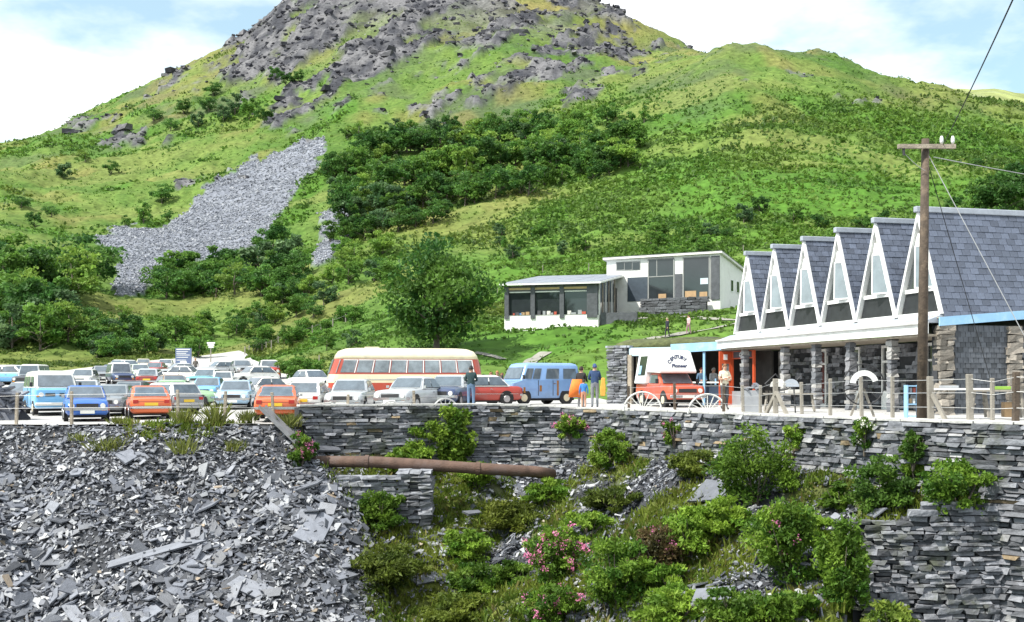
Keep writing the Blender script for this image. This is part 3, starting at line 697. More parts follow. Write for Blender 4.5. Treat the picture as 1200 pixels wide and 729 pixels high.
# shop front: recessed blockwork of slate, glazing and doors
MB().bx(.1, LEN, -1.70, -1.62, .06, 2.5).build('backing_wall', core_m, shop)
bw = bpy.data.objects.new('block_wall', None); COL.objects.link(bw); bw.parent = shop
for (a, b) in ((.6, 2.4), (3.2, 5.0), (5.9, 7.3), (8.3, 9.8), (10.7, 13.2)):
    z = .1
    while z < 2.4:
        h = rs.uniform(.12, .19); x = a + rs.uniform(0, .3)
        while x < b:
            l = rs.uniform(.25, .6)
            if rs.random() < .62: obj('stone', STONE[rs.integers(10)][0], None, bw, (x + l/2, -1.60, z + h/2), (0, 0, 0), (l * .95, .18, h * .92))
            x += l
        z += h
for (a, b, d) in ((2.45, 3.15, 0), (5.05, 5.85, 1), (7.35, 8.25, 1), (9.85, 10.65, 0), (13.25, 13.9, 0)):
    w_ = bpy.data.objects.new('door' if d else 'shop_window', None); COL.objects.link(w_); w_.parent = shop
    m_ = MB().bx(a, a + .07, -1.58, -1.46, .06, 2.42).bx(b - .07, b, -1.58, -1.46, .06, 2.42).bx(a + .07, b - .07, -1.58, -1.46, 2.32, 2.42).bx(a + .07, b - .07, -1.58, -1.46, 1.78, 1.86)
    if d: m_.bx(a + .07, b - .07, -1.57, -1.47, .06, .75)
    else: m_.bx(a + .07, b - .07, -1.57, -1.47, .06, .2)
    m_.build('window_frame', white, w_); MB().bx(a + .07, b - .07, -1.56, -1.54, .2, 2.32).build('pane', glassd, w_)
# end wall towards the camera: stone quoins, hung slates, blue fascia
MB().bx(.03, .3, -8.6, .25, .0, 2.85).build('end_wall', core_m, shop)
V = []; K = []; z = .12; r_i = 0
while z < 2.82:
    y = -.28 - (.09 if r_i % 2 else 0)
    while y > -8.4:
        if not (-2.75 < y < -2.3):
            w_ = .185; c = np.array([.005 + rs.uniform(-.004, .006), y - w_/2, z]); q = np.array([(-.5,-.5,-.5),(.5,-.5,-.5),(.5,.5,-.5),(-.5,.5,-.5),(-.5,-.5,.5),(.5,-.5,.5),(.5,.5,.5),(-.5,.5,.5)]) * np.array([.014, w_ - .01, .2]); q[:4, 0] -= .02
            V.append(q + c); K.append(C3(.075,.082,.095) * rs.uniform(.6, 1.4))
        y -= .19
    z += .165; r_i += 1
V = np.array(V); o = obj('hung_slates', np_mesh('hung_slates', V.reshape(-1, 3), (np.arange(len(V))[:, None, None]*8 + BOXF[None]).reshape(-1, 4), np.repeat(np.array(K), 8, 0)), hung, shop); o['kind'] = 'stuff'
quoin = mat('quoin_stone', (.27,.24,.205), rough=.9, var=.35, scale=4, objvar=.35, bump=.5, bscale=10)
for yc in (.0, -2.52):
    z = 0.0
    while z < 2.75:
        h = rs.uniform(.10, .24); h = min(h, 2.85 - z)
        k = rs.integers(1, 3); ys = [yc] if k == 1 else [yc - .12, yc + .13]
        for y in ys: obj('stone', STONE[rs.integers(10)][0], quoin, shop, (.0 + rs.uniform(-.04, .03), y + rs.uniform(-.03, .03), z + h/2), (rs.uniform(-.12, .12), 0, rs.uniform(-.1, .1)), (.3, (.5 if k == 1 else .25) * rs.uniform(.9, 1.1), h * .96))
        z += h
MB().prism([(-.16, .28, 2.82), (-.16, .28, 3.10), (-.16, -8.8, 3.85), (-.16, -8.8, 3.57)], (.06, 0, 0)).build('blue_fascia', bluep, shop)
MB().prism([(-.09, .28, 3.06), (-.09, -8.8, 3.81), (.25, -8.8, 3.83), (.25, .28, 3.12)], (0, 0, .03)).build('eaves_board', timber, shop)
# ------------------------------------------------------------ red timber kiosk front in the last bay
xk0, xk1 = FS.x(884, .1), FS.x(857, .1)
kiosk = thing('red_kiosk', 'orange red painted timber kiosk front at the far end of the slate shop', 'kiosk', shop.matrix_basis @ Vector((xk0, .1, .06)), FS.rz)
kl = xk1 - xk0
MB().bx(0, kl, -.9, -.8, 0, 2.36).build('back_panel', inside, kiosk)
MB().bx(0, kl, -.06, .04, 2.05, 2.40).build('header', redp, kiosk)
MB().bx(kl - .12, kl, -.06, .04, 0, 2.05).build('post', redp, kiosk)
MB().bx(0.0, .1, -.06, .04, 0, 2.05).build('post', redp, kiosk)
MB().bx(.1, kl - .12, -.05, .02, 0, .62).build('counter_panel', goods_c[0], kiosk)
dr = MB().bx(kl - .10, kl - .02, .045, .62, 0, .35).bx(kl - .10, kl - .02, .045, .62, 1.0, 1.14).bx(kl - .10, kl - .02, .045, .62, 1.85, 2.40).bx(kl - .10, kl - .02, .045, .15, .35, 1.85).bx(kl - .10, kl - .02, .50, .62, .35, 1.85).build('door', redp, kiosk)
MB().bx(kl - .08, kl - .05, .15, .5, .35, 1.0).build('pane', glassd, dr); MB().bx(kl - .08, kl - .05, .15, .5, 1.14, 1.85).build('pane', glassl, dr)
MB().bx(kl - .125, kl - .103, .24, .42, 2.02, 2.26).build('notice', white, dr)
def text_mesh(s, size, ext=.004, shear=0.0):
    c = bpy.data.curves.new('txt', 'FONT'); c.body = s; c.size = size; c.extrude = ext; c.align_x = 'CENTER'; c.align_y = 'CENTER'; c.shear = shear; c.offset = .008; c.resolution_u = 2
    o = bpy.data.objects.new('txt', c); COL.objects.link(o); dg = bpy.context.evaluated_depsgraph_get(); dg.update()
    me = bpy.data.meshes.new_from_object(o.evaluated_get(dg)); bpy.data.objects.remove(o); bpy.data.curves.remove(c); return me
sg = MB().bx(.15, kl - .35, .045, .065, 2.10, 2.36).build('sign_board', goods_c[3], kiosk)
obj('sign_lettering', text_mesh('Candy', .24, shear=.3), white, sg, ((kl - .2) / 2, .072, 2.225), (R(90), 0, R(180)))
# ------------------------------------------------------------ open shed with blue fascia left of the shop
A = Vector((PX(739, 53.0), 53.0)); B = Vector((PX(852, 50.2), 50.2)); FD = Frame(A, B - A); Ls = (B - A).length
shed = thing('open_shed', 'low open fronted shed with pale blue fascia and turf roof beside the shop', 'shed', (A.x, A.y, 0), FD.rz)
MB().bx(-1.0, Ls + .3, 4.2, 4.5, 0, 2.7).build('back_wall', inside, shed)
MB().bx(-1.05, Ls + .4, .1, 4.4, 2.60, 2.72).build('roof_deck', timber, shed)
xm = FD.x(787)
MB().bx(-.05, xm - .02, -.06, .02, FD.z(417, .5), FD.z(407.5, .5)).build('fascia', mat('pale_blue_paint', (.48,.66,.76), rough=.5, var=.08), shed)
MB().prism([(xm, -.10, FD.z(414, xm)), (xm, -.10, FD.z(403.5, xm)), (Ls, -.10, FD.z(400, Ls)), (Ls, -.10, FD.z(410, Ls))], (0, .08, 0)).build('fascia', bluep, shed)
MB().bx(-.12, .1, -.1, .1, 0, 2.4).build('corner_post', timber, shed)
x = FD.x(825); MB().bx(x - .05, x + .05, -.02, .08, 0, 2.45).build('post', bluep, shed)
x2 = FD.x(833); MB().bx(x2 - .035, x2 + .035, .5, .57, 0, 1.25).build('post', bluep, shed)
MB().bx(FD.x(806), Ls - .1, .08, .16, FD.z(449, 3), FD.z(447.3, 3)).build('counter_rail', white, shed)
MB().bx(FD.x(806), Ls - .1, .2, .28, 0.05, FD.z(451, 3)).build('counter_front', mat('navy_panel', (.03,.05,.09), rough=.6), shed)
# boarded bay with a small window
xb = FD.x(769); MB().bx(.1, xb, .5, .58, 0, 2.5).build('boarded_wall', core_m, shed)
for k in range(11):
    z = .05 + k * .125
    for j in range(4):
        xx = .12 + j * (xb - .14) / 4; obj('stone', STONE[rs.integers(10)][0], None, shed, (xx + (xb-.14)/8, .46, z + .06), None, ((xb - .14) / 4 * .95, .12, .115))
wv = bpy.data.objects.new('window', None); COL.objects.link(wv); wv.parent = shed
x0, x1, za, zb2 = FD.x(741), FD.x(757), FD.z(433.5, .5), FD.z(414, .5)
MB().bx(x0, x1, .38, .44, za - .07, za).bx(x0, x1, .38, .44, zb2, zb2 + .06).bx(x0, x0 + .06, .38, .44, za, zb2).bx(x1 - .06, x1, .38, .44, za, zb2).build('window_frame', timber, wv)
for k in range(2): MB().bx(x0 + .1 + k * .32, x0 + .34 + k * .32, .40, .43, za + .02, zb2 - .02).build('pane', bluep, wv)
# stone end pier of the shed
pz = bpy.data.objects.new('stone_end_wall', None); COL.objects.link(pz); pz.parent = shed
x0 = FD.x(713) ; MB().bx(x0 + .1, -.14, .05, 3.0, 0, 2.5).build('wall_core', core_m, pz)
z = 0
while z < 2.72:
    h = rs.uniform(.09, .15); x = x0
    while x < -.16:
        l = min(rs.uniform(.25, .5), -.14 - x); obj('stone', STONE[rs.integers(10)][0], None, pz, (x + l/2, .02 + rs.uniform(-.03, .03), z + h/2), None, (l * .96, .3, h * .94)); x += l
    z += h
MB().bx(x0 - .1, .0, -.12, 3.0, 2.74, 2.84).build('cap_slab', lead, pz)
turf = mat('turf', (.075,.085,.03), rough=.95, var=.5, scale=4, bump=.8, bscale=8)
rings = []
for i in range(12):
    x = -1.0 + i * (Ls + 1.3) / 11; hgt = .25 + .22 * rs.random()
    rings.append([(x, .15, 2.72), (x, .25 + rs.uniform(0, .2), 2.75 + hgt * .5), (x, 1.4, 2.78 + hgt), (x, 4.4, 2.9 + hgt), (x, 4.45, 2.72)])
MB().loft(rings).build('turf_roof', turf, shed, smooth=True)
# ------------------------------------------------------------ cafe on the bank, two blocks
A = Vector((PX(591, 108), 108)); B = Vector((PX(701, 105.5), 105.5)); FA = Frame(A, B - A); La = (B - A).length; DA = 15.0
cafe = thing('glazed_cafe', 'low white plinthed cafe pavilion with big windows and sloping grey roof', 'cafe', (A.x, A.y, 0), FA.rz)
zp = FA.z(370, La/2); ze = FA.z(334, La/2)
MB().bx(0, La, 0, DA, zp - 3.5, zp).build('plinth', white_r, cafe)
MB().bx(.4, La - .4, 5.5, DA - .3, zp, ze + .6).build('core', inside, cafe)
MB().prism([(-.35, -.6, ze), (-.35, -.6, ze + .16), (-.35, DA, ze + 2.35), (-.35, DA, ze + 2.19)], (La + .7, 0, 0)).build('roof_edge', white, cafe)
roofg = mat('grey_felt_roof', (.21,.23,.27), rough=.7, var=.15, scale=.8, dirt=(.15,.16,.19), dirtscale=.3)
for k in range(7):                                          # roofing sheets with standing seams
    xa = -.3 + k * (La + .6) / 7; xb_ = -.3 + (k + 1) * (La + .6) / 7 - .05
    MB().prism([(xa, -.55, ze + .175), (xa, -.55, ze + .215), (xa, DA - .05, ze + 2.39), (xa, DA - .05, ze + 2.35)], (xb_ - xa, 0, 0)).build('roof_sheet', roofg, cafe)
slatep = mat('slate_cladding', (.075,.08,.09), rough=.6, var=.3, scale=3, bump=.4, bscale=9)
MB().bx(-.05, La + .05, -.02, .3, ze - .55, ze - .02).build('head_beam', slatep, cafe)
MB().bx(.3, La - .6, -.06, -.03, ze - .42, ze - .22).build('head_strip', mat('ochre_paint', (.50,.36,.18), rough=.6), cafe)
cols_px = (594, 624.5, 658.5, 694)
for k, pxp in enumerate(cols_px):
    x = FA.x(pxp); w_ = .42 if k < 3 else 1.0
    MB().bx(x - w_/2, x + w_/2, -.12, .34, zp - .25, ze - .02).build('pier', slatep, cafe)
for k in range(3):
    a = FA.x(cols_px[k]) + .23; b = FA.x(cols_px[k+1]) - (.23 if k < 2 else .53)
    wv = bpy.data.objects.new('window', None); COL.objects.link(wv); wv.parent = cafe
    MB().bx(a, b, .05, .16, ze - .68, ze - .56).build('window_head', white, wv); MB().bx(a, b, .05, .16, zp, zp + .10).build('window_sill', white, wv)
    MB().bx(a, b, .12, .15, zp + .1, ze - .69).build('pane', glassd, wv)
    for j in range(5):                                      # goods on the sill
        xx = a + .3 + j * (b - a - .5) / 5 + rs.uniform(-.1, .1); hh = rs.uniform(.15, .42)
        MB().bx(xx, xx + rs.uniform(.15, .4), -.01, .10, zp + .102, zp + .1 + hh).build('sill_goods', goods_c[rs.integers(0, 6)], wv)
    MB().bx(a + .1, b - .1, -.02, .11, zp + .09, zp + .101).build('sill_shelf', timber_w, wv)
# glazed right-hand side
for k in range(6):
    y = .5 + k * 1.6; zz = ze + (y + .6) * .14
    MB().bx(La - .06, La + .08, y - .07, y + .07, zp, zz).build('mullion', timber if k % 2 else white, cafe)
    if k < 5: MB().bx(La - .02, La + .02, y + .075, y + 1.525, zp, zz).build('side_pane', glassd, cafe)
low = FA
MB().bx(La + .1, La + 3.6, .6, 1.1, zp - 1.2, zp + .25).build('low_slate_wall', slatep, cafe)
# two-storey block
A = Vector((PX(711, 118), 118)); B = Vector((PX(844, 112), 112)); FB = Frame(A, B - A); Lb = (B - A).length; DB = 8.3
hall = thing('white_hall', 'two storey white mono pitch building with tall dark glazed bays on the bank', 'building', (A.x, A.y, 0), FB.rz)
def bz(px, py): return FB.z(py, FB.x(px))
zt = bz(780, 301); z0 = 5.5
MB().prism([(0, 0, z0), (0, 0, zt - .02), (0, DB, zt - 1.25), (0, DB, z0)], (Lb, 0, 0)).build('walls', white_r, hall)
MB().prism([(-.3, -.35, zt + .02), (-.3, -.35, zt + .24), (-.3, DB + .2, zt - 1.02), (-.3, DB + .2, zt - 1.24)], (Lb + .6, 0, 0)).build('roof', mat('roof_edge_white', (.72,.70,.66), rough=.6, dirt=(.5,.47,.42)), hall)
MB().prism([(-.32, -.37, zt + .245), (-.32, -.37, zt + .29), (-.32, DB + .22, zt - .96), (-.32, DB + .22, zt - 1.01)], (Lb + .64, 0, 0)).build('roof_felt', slatep, hall)
def panel(name, a, b, c, d, m, parent, y0=-.05, y1=.0):
    xa, xb_ = FB.x(a), FB.x(b); zc, zd = FB.z(d, (xa + xb_)/2), FB.z(c, (xa + xb_)/2)
    return MB().bx(xa, xb_, y0, y1, zc, zd).build(name, m, parent)
panel('slate_panel', 735.5, 759, 325, 353, mat('blue_slate_panel', (.06,.075,.095), rough=.35, var=.2, scale=2), hall)
panel('slate_panel', 791.5, 799.5, 321, 349, slatep, hall, -.07)
panel('slate_pier', 833.5, 843.5, 300, 351, slatep, hall, -.12)
for (a, b, c, d, tr) in ((760, 790, 303.5, 350, 324), (801, 831.5, 301.5, 349.5, None)):
    wv = bpy.data.objects.new('window', None); COL.objects.link(wv); wv.parent = hall
    panel('pane', a, b, c, d, glassd, wv, -.05, .0)
    fm_ = mat('grey_frame', (.30,.30,.29), rough=.5)
    panel('window_frame', a - .6, a + .6, c, d, fm_, wv, -.10, .0); panel('window_frame', b - .6, b + .6, c, d, fm_, wv, -.10, .0); panel('window_frame', a, b, c - .8, c + .3, fm_, wv, -.09, .0)
    if tr: panel('transom', a + .6, b - .6, tr - .5, tr + .5, fm_, wv, -.09, -.0); panel('mullion', (a+b)/2 - 5.4, (a+b)/2 - 4.6, c + .3, tr - .5, fm_, wv, -.08, 0)
panel('goods_box', 772, 781, 344.5, 350, goods_c[2], hall, -.12, -.06)
panel('landing_box', 821, 830, 326, 333, mat('blue_white_panel', (.55,.65,.72), rough=.5), hall, -.08, -.055)
panel('goods_box', 820, 829, 342, 349, goods_c[2], hall, -.08, -.055); panel('goods_box', 803, 816, 341, 349, goods_c[2], hall, -.08, -.055)
wv = bpy.data.objects.new('clerestory_window', None); COL.objects.link(wv); wv.parent = hall
panel('window_frame', 722, 750.5, 306.5, 317, fm_, wv, -.04, 0)
for k in range(3): panel('pane', 723 + k*9.2, 731.5 + k*9.2, 307.5, 316, glassd, wv, -.06, -.042)
# side windows on the right wall
for y in (3.3, 5.3):
    wv = bpy.data.objects.new('side_window', None); COL.objects.link(wv); wv.parent = hall
    MB().bx(Lb, Lb + .05, y, y + .9, zt - 3.6, zt - 2.3).build('window_frame', white, wv); MB().bx(Lb + .051, Lb + .07, y + .1, y + .8, zt - 3.5, zt - 2.4).build('pane', glassd, wv)
# stone terrace wall in front of the hall
tw = thing('terrace_front_wall', 'stepped dark slate wall below the tall windows of the white hall', 'wall', (A.x, A.y, 0), FB.rz)
xa, xb_ = FB.x(757), FB.x(831)
MB().bx(xa, xb_, -1.3, -.5, 5.0, bz(800, 350)).build('wall_core', core_m, tw)
z = bz(800, 372) - 1.2; zc = bz(800, 350.5)
while z < zc:
    h = rs.uniform(.22, .36); x = xa - .1
    if z + h > zc - .5: x = xa + 1.2 * 0
    while x < xb_:
        l = rs.uniform(.4, .9); obj('stone', STONE[rs.integers(10)][0], mat('dark_slate_block', (.085,.09,.10), rough=.8, var=.4, scale=3, objvar=.5, bump=.3), tw, (x + l/2, -1.35, z + h/2), None, (l * .96, .3, h * .95)); x += l
    z += h
# ================================================================== PLANTS
def leafmat(name, col, var=.35, trans=.42, scale=.8, objvar=.18): return mat(name, col, rough=.55, var=var, scale=scale, attr=True, trans=trans, spec=.25, objvar=objvar)
leaf_attr = leafmat('leaves', (1,1,1))
bark = mat('bark', (.12,.10,.08), rough=.95, var=.35, scale=5, bump=.5, bscale=12)
QF = np.array([[0, 1, 2, 3]])
def leaves(cen, size, r, up=.35, long=1.7, out=None):
    """diamond leaf sprays, bent along the middle: (n,4,3)"""
    n = len(cen); d = r.normal(size=(n, 3)); 
    if out is not None: d = d * .7 + out
    d[:, 2] += up * .3; d /= np.linalg.norm(d, axis=1, keepdims=True)
    a = r.normal(size=(n, 3)); a[:, 2] += .0; s = np.cross(d, a); s /= np.linalg.norm(s, axis=1, keepdims=True); nn = np.cross(s, d)
    L = (size * long)[:, None]; w = (size * .5)[:, None]
    return np.stack([cen - d*L*.5, cen + s*w + nn*w*.25, cen + d*L*.5, cen - s*w + nn*w*.25], 1)
def leaf_mesh(name, cen, size, col, r, out=None, up=.35, long=1.7):
    q = leaves(cen, size, r, up, long, out); n = len(cen)
    return np_mesh(name, q.reshape(-1, 3), np.arange(n * 4).reshape(n, 4), np.repeat(col, 4, 0))
def crown_pts(r, n, clumps, w, h, z0, core=.25):
    """points in clumps spread through an uneven crown; returns points and clump id"""
    c = []
    while len(c) < clumps:
        p = r.uniform(-1, 1, 3); d = np.linalg.norm(p)
        if core < d < 1: c.append(p * (.75 + .35 * r.random()))
    c = np.array(c); k = r.integers(clumps, size=n); rad = r.uniform(.20, .34, clumps)
    off = r.normal(size=(n, 3)); off /= np.linalg.norm(off, axis=1, keepdims=True); off *= (r.random((n, 1)) ** .45)
    p = c[k] + off * rad[k][:, None] * np.array([1.15, 1.15, .8]); p[:, 2] = np.maximum(p[:, 2], -1.02)
    p = p * np.array([w / 2, w / 2, h / 2]); p[:, 2] += z0 + h / 2
    return p, k, off
def make_tree(seed, n, clumps, w, h, z0, leaf, cols, trunk_r):
    r = np.random.default_rng(seed); p, k, off = crown_pts(r, n, clumps, w, h, z0)
    cv = np.array([lerp(np.array(cols[0]), np.array(cols[1]), np.array(r.random())) * r.uniform(.85, 1.15) for _ in range(clumps)])
    col = cv[k] * r.uniform(.75, 1.25, (n, 1))
    crown = leaf_mesh('crown', p, leaf * r.uniform(.7, 1.3, n), col, r, out=off * .5); crown.materials.append(leaf_attr)
    mb = MB(); top = z0 + h * .65
    mb.tube([(0, 0, -.6), (r.uniform(-.1, .1), r.uniform(-.1, .1), z0 * .6), (r.uniform(-.2, .2), r.uniform(-.2, .2), z0 + h*.25), (r.uniform(-.3, .3), r.uniform(-.3, .3), top)], [trunk_r * 1.4, trunk_r, trunk_r * .7, trunk_r * .2], 7)
    for _ in range(7):
        a = r.uniform(0, 6.28); zz = z0 * .6 + r.uniform(0, .35) * h; l = r.uniform(.25, .42) * w
        mb.tube([(0, 0, zz), (math.cos(a)*l*.5, math.sin(a)*l*.5, zz + l*.35), (math.cos(a)*l, math.sin(a)*l, zz + l*.55)], [trunk_r*.5, trunk_r*.32, trunk_r*.1], 5)
    t = mb.mesh('trunk', smooth=True); t.materials.append(bark)
    return crown, t
def place_tree(name, label, cat, proto, loc, sc, rz, group=None, sz=None):
    o = thing(name, label, cat, loc, rz, group); o.scale = (sc, sc, sz or sc)
    obj('crown', proto[0], None, o); obj('trunk', proto[1], None, o)
    return o
dk = ((.045,.125,.030), (.11,.22,.040)); md = ((.065,.165,.030), (.16,.29,.050)); lt = ((.11,.22,.035), (.22,.33,.06))
PT = [make_tree(100 + i, 1500, (22, 30, 18, 26, 20, 24)[i], 6.5, 6.0, 1.2, .34, c, .16) for i, c in enumerate((dk, dk, md, md, lt, md))]
PT += [make_tree(120, 1300, 20, 4.4, 6.6, .9, .30, md, .14), make_tree(121, 850, 16, 6.8, 5.4, 1.5, .30, lt, .15), make_tree(122, 1500, 40, 7.6, 5.2, 1.5, .30, dk, .2), make_tree(123, 1100, 22, 5.4, 6.2, 1.0, .38, ((.06,.13,.05), (.15,.23,.10)), .15)]
# the big lone tree behind the coach
q = hit(512, 414)
big_proto = make_tree(200, 7500, 60, 1.02 * 130/F*q.y, 128/F*q.y, .9, .26, ((.032,.092,.018), (.10,.19,.030)), .28)
place_tree('broadleaf_tree', 'large dark green rounded tree behind the cream and red coach', 'tree', big_proto, (q.x, q.y, q.z - .2), 1.0, .4)
# trees one can tell apart on the hillside: (column, row of foot, height in photo px, tint)
TREES = []
R2 = np.random.default_rng(5)
band = [ # forest band across the middle: strips of (x0, x1, y at x0, y at x1, size, count)
 (385, 470, 205, 175, 34, 9), (390, 480, 232, 205, 36, 10), (395, 475, 252, 240, 36, 8), (470, 560, 175, 165, 36, 9), (480, 570, 205, 195, 38, 10), (480, 560, 238, 225, 38, 8),
 (560, 650, 165, 160, 34, 9), (560, 660, 190, 185, 38, 10), (560, 640, 222, 215, 36, 7), (640, 745, 172, 165, 34, 9), (650, 735, 196, 185, 34, 8),
 (385, 455, 280, 265, 28, 7), (440, 530, 264, 250, 26, 6), (500, 760, 150, 138, 20, 12), (600, 760, 215, 190, 22, 9), (400, 520, 160, 148, 18, 8)]
for (a, b, c, d, s_, n_) in band:
    for i in range(n_):
        t = (i + R2.uniform(.15, .85)) / n_; TREES.append((a + (b-a)*t, c + (d-c)*t + R2.uniform(-6, 6) + 8, s_ * R2.uniform(.8, 1.25), R2.choice([0,1,2,3,3,4], p=[.22,.2,.2,.16,.1,.12]), 'band'))
for i in range(34):                                          # left clump by the car park
    x_ = R2.uniform(-10, 150); near_ = x_ > 104
    TREES.append((x_, R2.uniform(385, 426) if near_ else R2.uniform(330, 426), R2.uniform(28, 42) if near_ else R2.uniform(46, 78), R2.choice([0,1,2,3,5]), 'left'))
for i in range(16): TREES.append((R2.uniform(190, 355), R2.uniform(335, 355), R2.uniform(30, 48), R2.choice([0,1,2,3,5]), 'mid'))
for (x, y, s_) in ((318,302,46),(338,318,50),(302,325,48),(258,330,44),(238,345,42),(216,350,38),(275,345,42),(345,330,40)): TREES.append((x, y, s_, R2.choice([0,1,2]), 'mid'))
for i in range(24): TREES.append((R2.uniform(230, 420), R2.uniform(372, 412) - 0, R2.uniform(14, 26), R2.choice([2,3,4,5]), 'shrub'))
for i in range(16):
    x = R2.uniform(270, 400); TREES.append((x, 395 - (x - 270) * .35 + R2.uniform(-22, 6), R2.uniform(22, 34), R2.choice([2,3,4,5]), 'shrub'))
for i in range(14): TREES.append((R2.uniform(100, 245), R2.uniform(395, 421), R2.uniform(22, 36), R2.choice([2,3,4,5]), 'shrub'))
for i in range(12): TREES.append((R2.uniform(385, 455), R2.uniform(296, 345), R2.uniform(22, 34), R2.choice([2,3,4]), 'shrub'))
for (x, y, s_) in ((190,235,26),(168,258,28),(148,262,16),(196,255,14),(75,205,22),(100,185,18),(130,200,18),(60,250,16),(215,130,20),(245,128,22),(275,130,26),(292,135,28),(262,140,22),(232,145,20),(180,140,18),(200,150,18),(310,142,22),(335,100,18),(350,95,16),(250,108,18),(322,90,16),(25,240,18),(40,262,20)): TREES.append((x, y + 4, s_, R2.choice([0,1,1]), 'high'))
for (x, y, s_) in ((742,172,46),(1155,250,42),(1178,252,52),(1200,250,58),(1165,225,22),(1145,196,14),(1118,250,22),(1193,222,34),(890,250,22),(872,262,26),(930,262,22),(960,268,20),(1010,270,20),(828,300,18),(1035,262,18)): TREES.append((x, y, s_, R2.choice([0,1,0,2]), 'right'))
for (x, y, s_) in ((352,446,34),(338,444,28),(366,444,26),(350,432,22)): TREES.append((x, y, s_, R2.choice([2,5]), 'bank'))
for i in range(26): TREES.append((R2.uniform(570, 860), R2.uniform(268, 305) + 0, R2.uniform(12, 22), R2.choice([2,3,4,5]), 'brake'))
LAB = {'band': ('broadleaf tree in the dense wood across the middle of the hillside', 'trees of the hillside wood', 'wood_tree', 'tree'),
 'left': ('leafy dark green tree in the clump at left above the parked cars', 'trees of the left clump', 'clump_tree', 'tree'),
 'mid': ('bushy tree in the row growing below the grey slate scree', 'trees below the scree', 'scree_tree', 'tree'),
 'shrub': ('light green scrub bush on the rough slope above the car park', 'scrub bushes on the rough slope', 'scrub_bush', 'bush'),
 'high': ('small dark tree scattered on the upper left mountainside', 'scattered small mountainside trees', 'mountain_tree', 'tree'),
 'right': ('dark shrubby tree standing on the bracken slope behind the slate shop', 'trees on the bracken slope', 'slope_tree', 'tree'),
 'bank': ('bright green bush on the bank between red van and coach', 'bushes on the bank by the coach', 'bank_bush', 'bush'),
 'brake': ('low green thicket bush on the slope above the white cafe', 'thicket bushes above the cafe', 'thicket_bush', 'bush')}
ORD = lambda n: ('%d%s' % (n, 'th' if 10 < n % 100 < 14 else {1: 'st', 2: 'nd', 3: 'rd'}.get(n % 10, 'th')))
TREES.sort(key=lambda t: (t[4], t[0])); CNT = {}
for (x, y, s_, k, g) in TREES:
    CNT[g] = CNT.get(g, 0) + 1
    q = hit(x, y); hgt = s_ / F * q.y; sc_t = hgt / 6.9
    lb = LAB[g]; rz = R2.uniform(0, 6.28)
    if R2.random() < .42: k = int(R2.integers(6, 10))
    place_tree(lb[2], lb[0] + ', %s from left' % ORD(CNT[g]), lb[3], PT[k], (q.x, q.y, q.z - .12 * hgt), sc_t * R2.uniform(1.0, 1.3), rz, lb[1], sc_t)
# single slender birch-like sapling on the scree
# bracken and rough grass over the hill (nobody could count it)
N = 190000
pxs = R2.uniform(-40, 1240, N); Ys = np.exp(R2.uniform(math.log(62), math.log(760), N)); Xs = (pxs - CXP) / F * Ys
zz, rk2, sc2, tn2, br2, _, pyy, of2 = land(Xs, Ys, True)
dens = np.clip(br2 * 1.1 + .25, 0, 1) * (.30 + .70 * sm(.40, .54, fbm(Xs*.022, Ys*.03, 3, 53))) * (1 - rk2) * (1 - sc2) * (of2 > .02)
inh = np.zeros(N, bool)
for fr2, L2, D2 in ((FA, La, DA), (FB, Lb, DB)):
    dxy = np.stack([Xs, Ys], 1) - np.array(fr2.P[:2]); u = dxy @ np.array(fr2.d[:2]); v = dxy @ np.array(fr2.n[:2]); inh |= (u > -1.5) & (u < L2 + 1.5) & (v > -2.2) & (v < D2 + 1)
dens[(Ys < 104) & (pxs > 540)] *= .10
kk = (R2.random(N) < dens) & ~inh
Xs, Ys, zz, br2, tn2, pyy, pxs = [a[kk] for a in (Xs, Ys, zz, br2, tn2, pyy, pxs)]
n = len(Xs); per = 3
sz = np.clip(Ys * .0033, .25, 1.5) * R2.uniform(.6, 1.4, n) * (.55 + .6 * br2)
big = fbm(Xs*.05, Ys*.05, 3, 41)
cb = lerp(C3(.062,.150,.020), C3(.14,.235,.034), R2.random(n) * .6 + .4 * sm(.35, .65, big)); cb = lerp(cb, C3(.20,.165,.06), np.clip(tn2, 0, 1) * .6); cb = lerp(cb, C3(.035,.085,.018), ((fbm(Xs*.09, Ys*.09, 3, 57) > .60) * .4))
cen = np.repeat(np.stack([Xs, Ys, zz], -1), per, 0) + R2.normal(0, 1, (n*per, 3)) * np.repeat(sz, per)[:, None] * np.array([.5, .5, .12]); cen[:, 2] += np.repeat(sz, per) * .25
br_o = obj('bracken', leaf_mesh('bracken', cen, np.repeat(sz, per) * .62, np.repeat(cb, per, 0) * R2.uniform(.75, 1.25, (n*per, 1)), R2, up=1.2), leaf_attr)
tag(br_o, 'mass of green bracken and rough grass covering the hillside', 'bracken', kind='stuff')
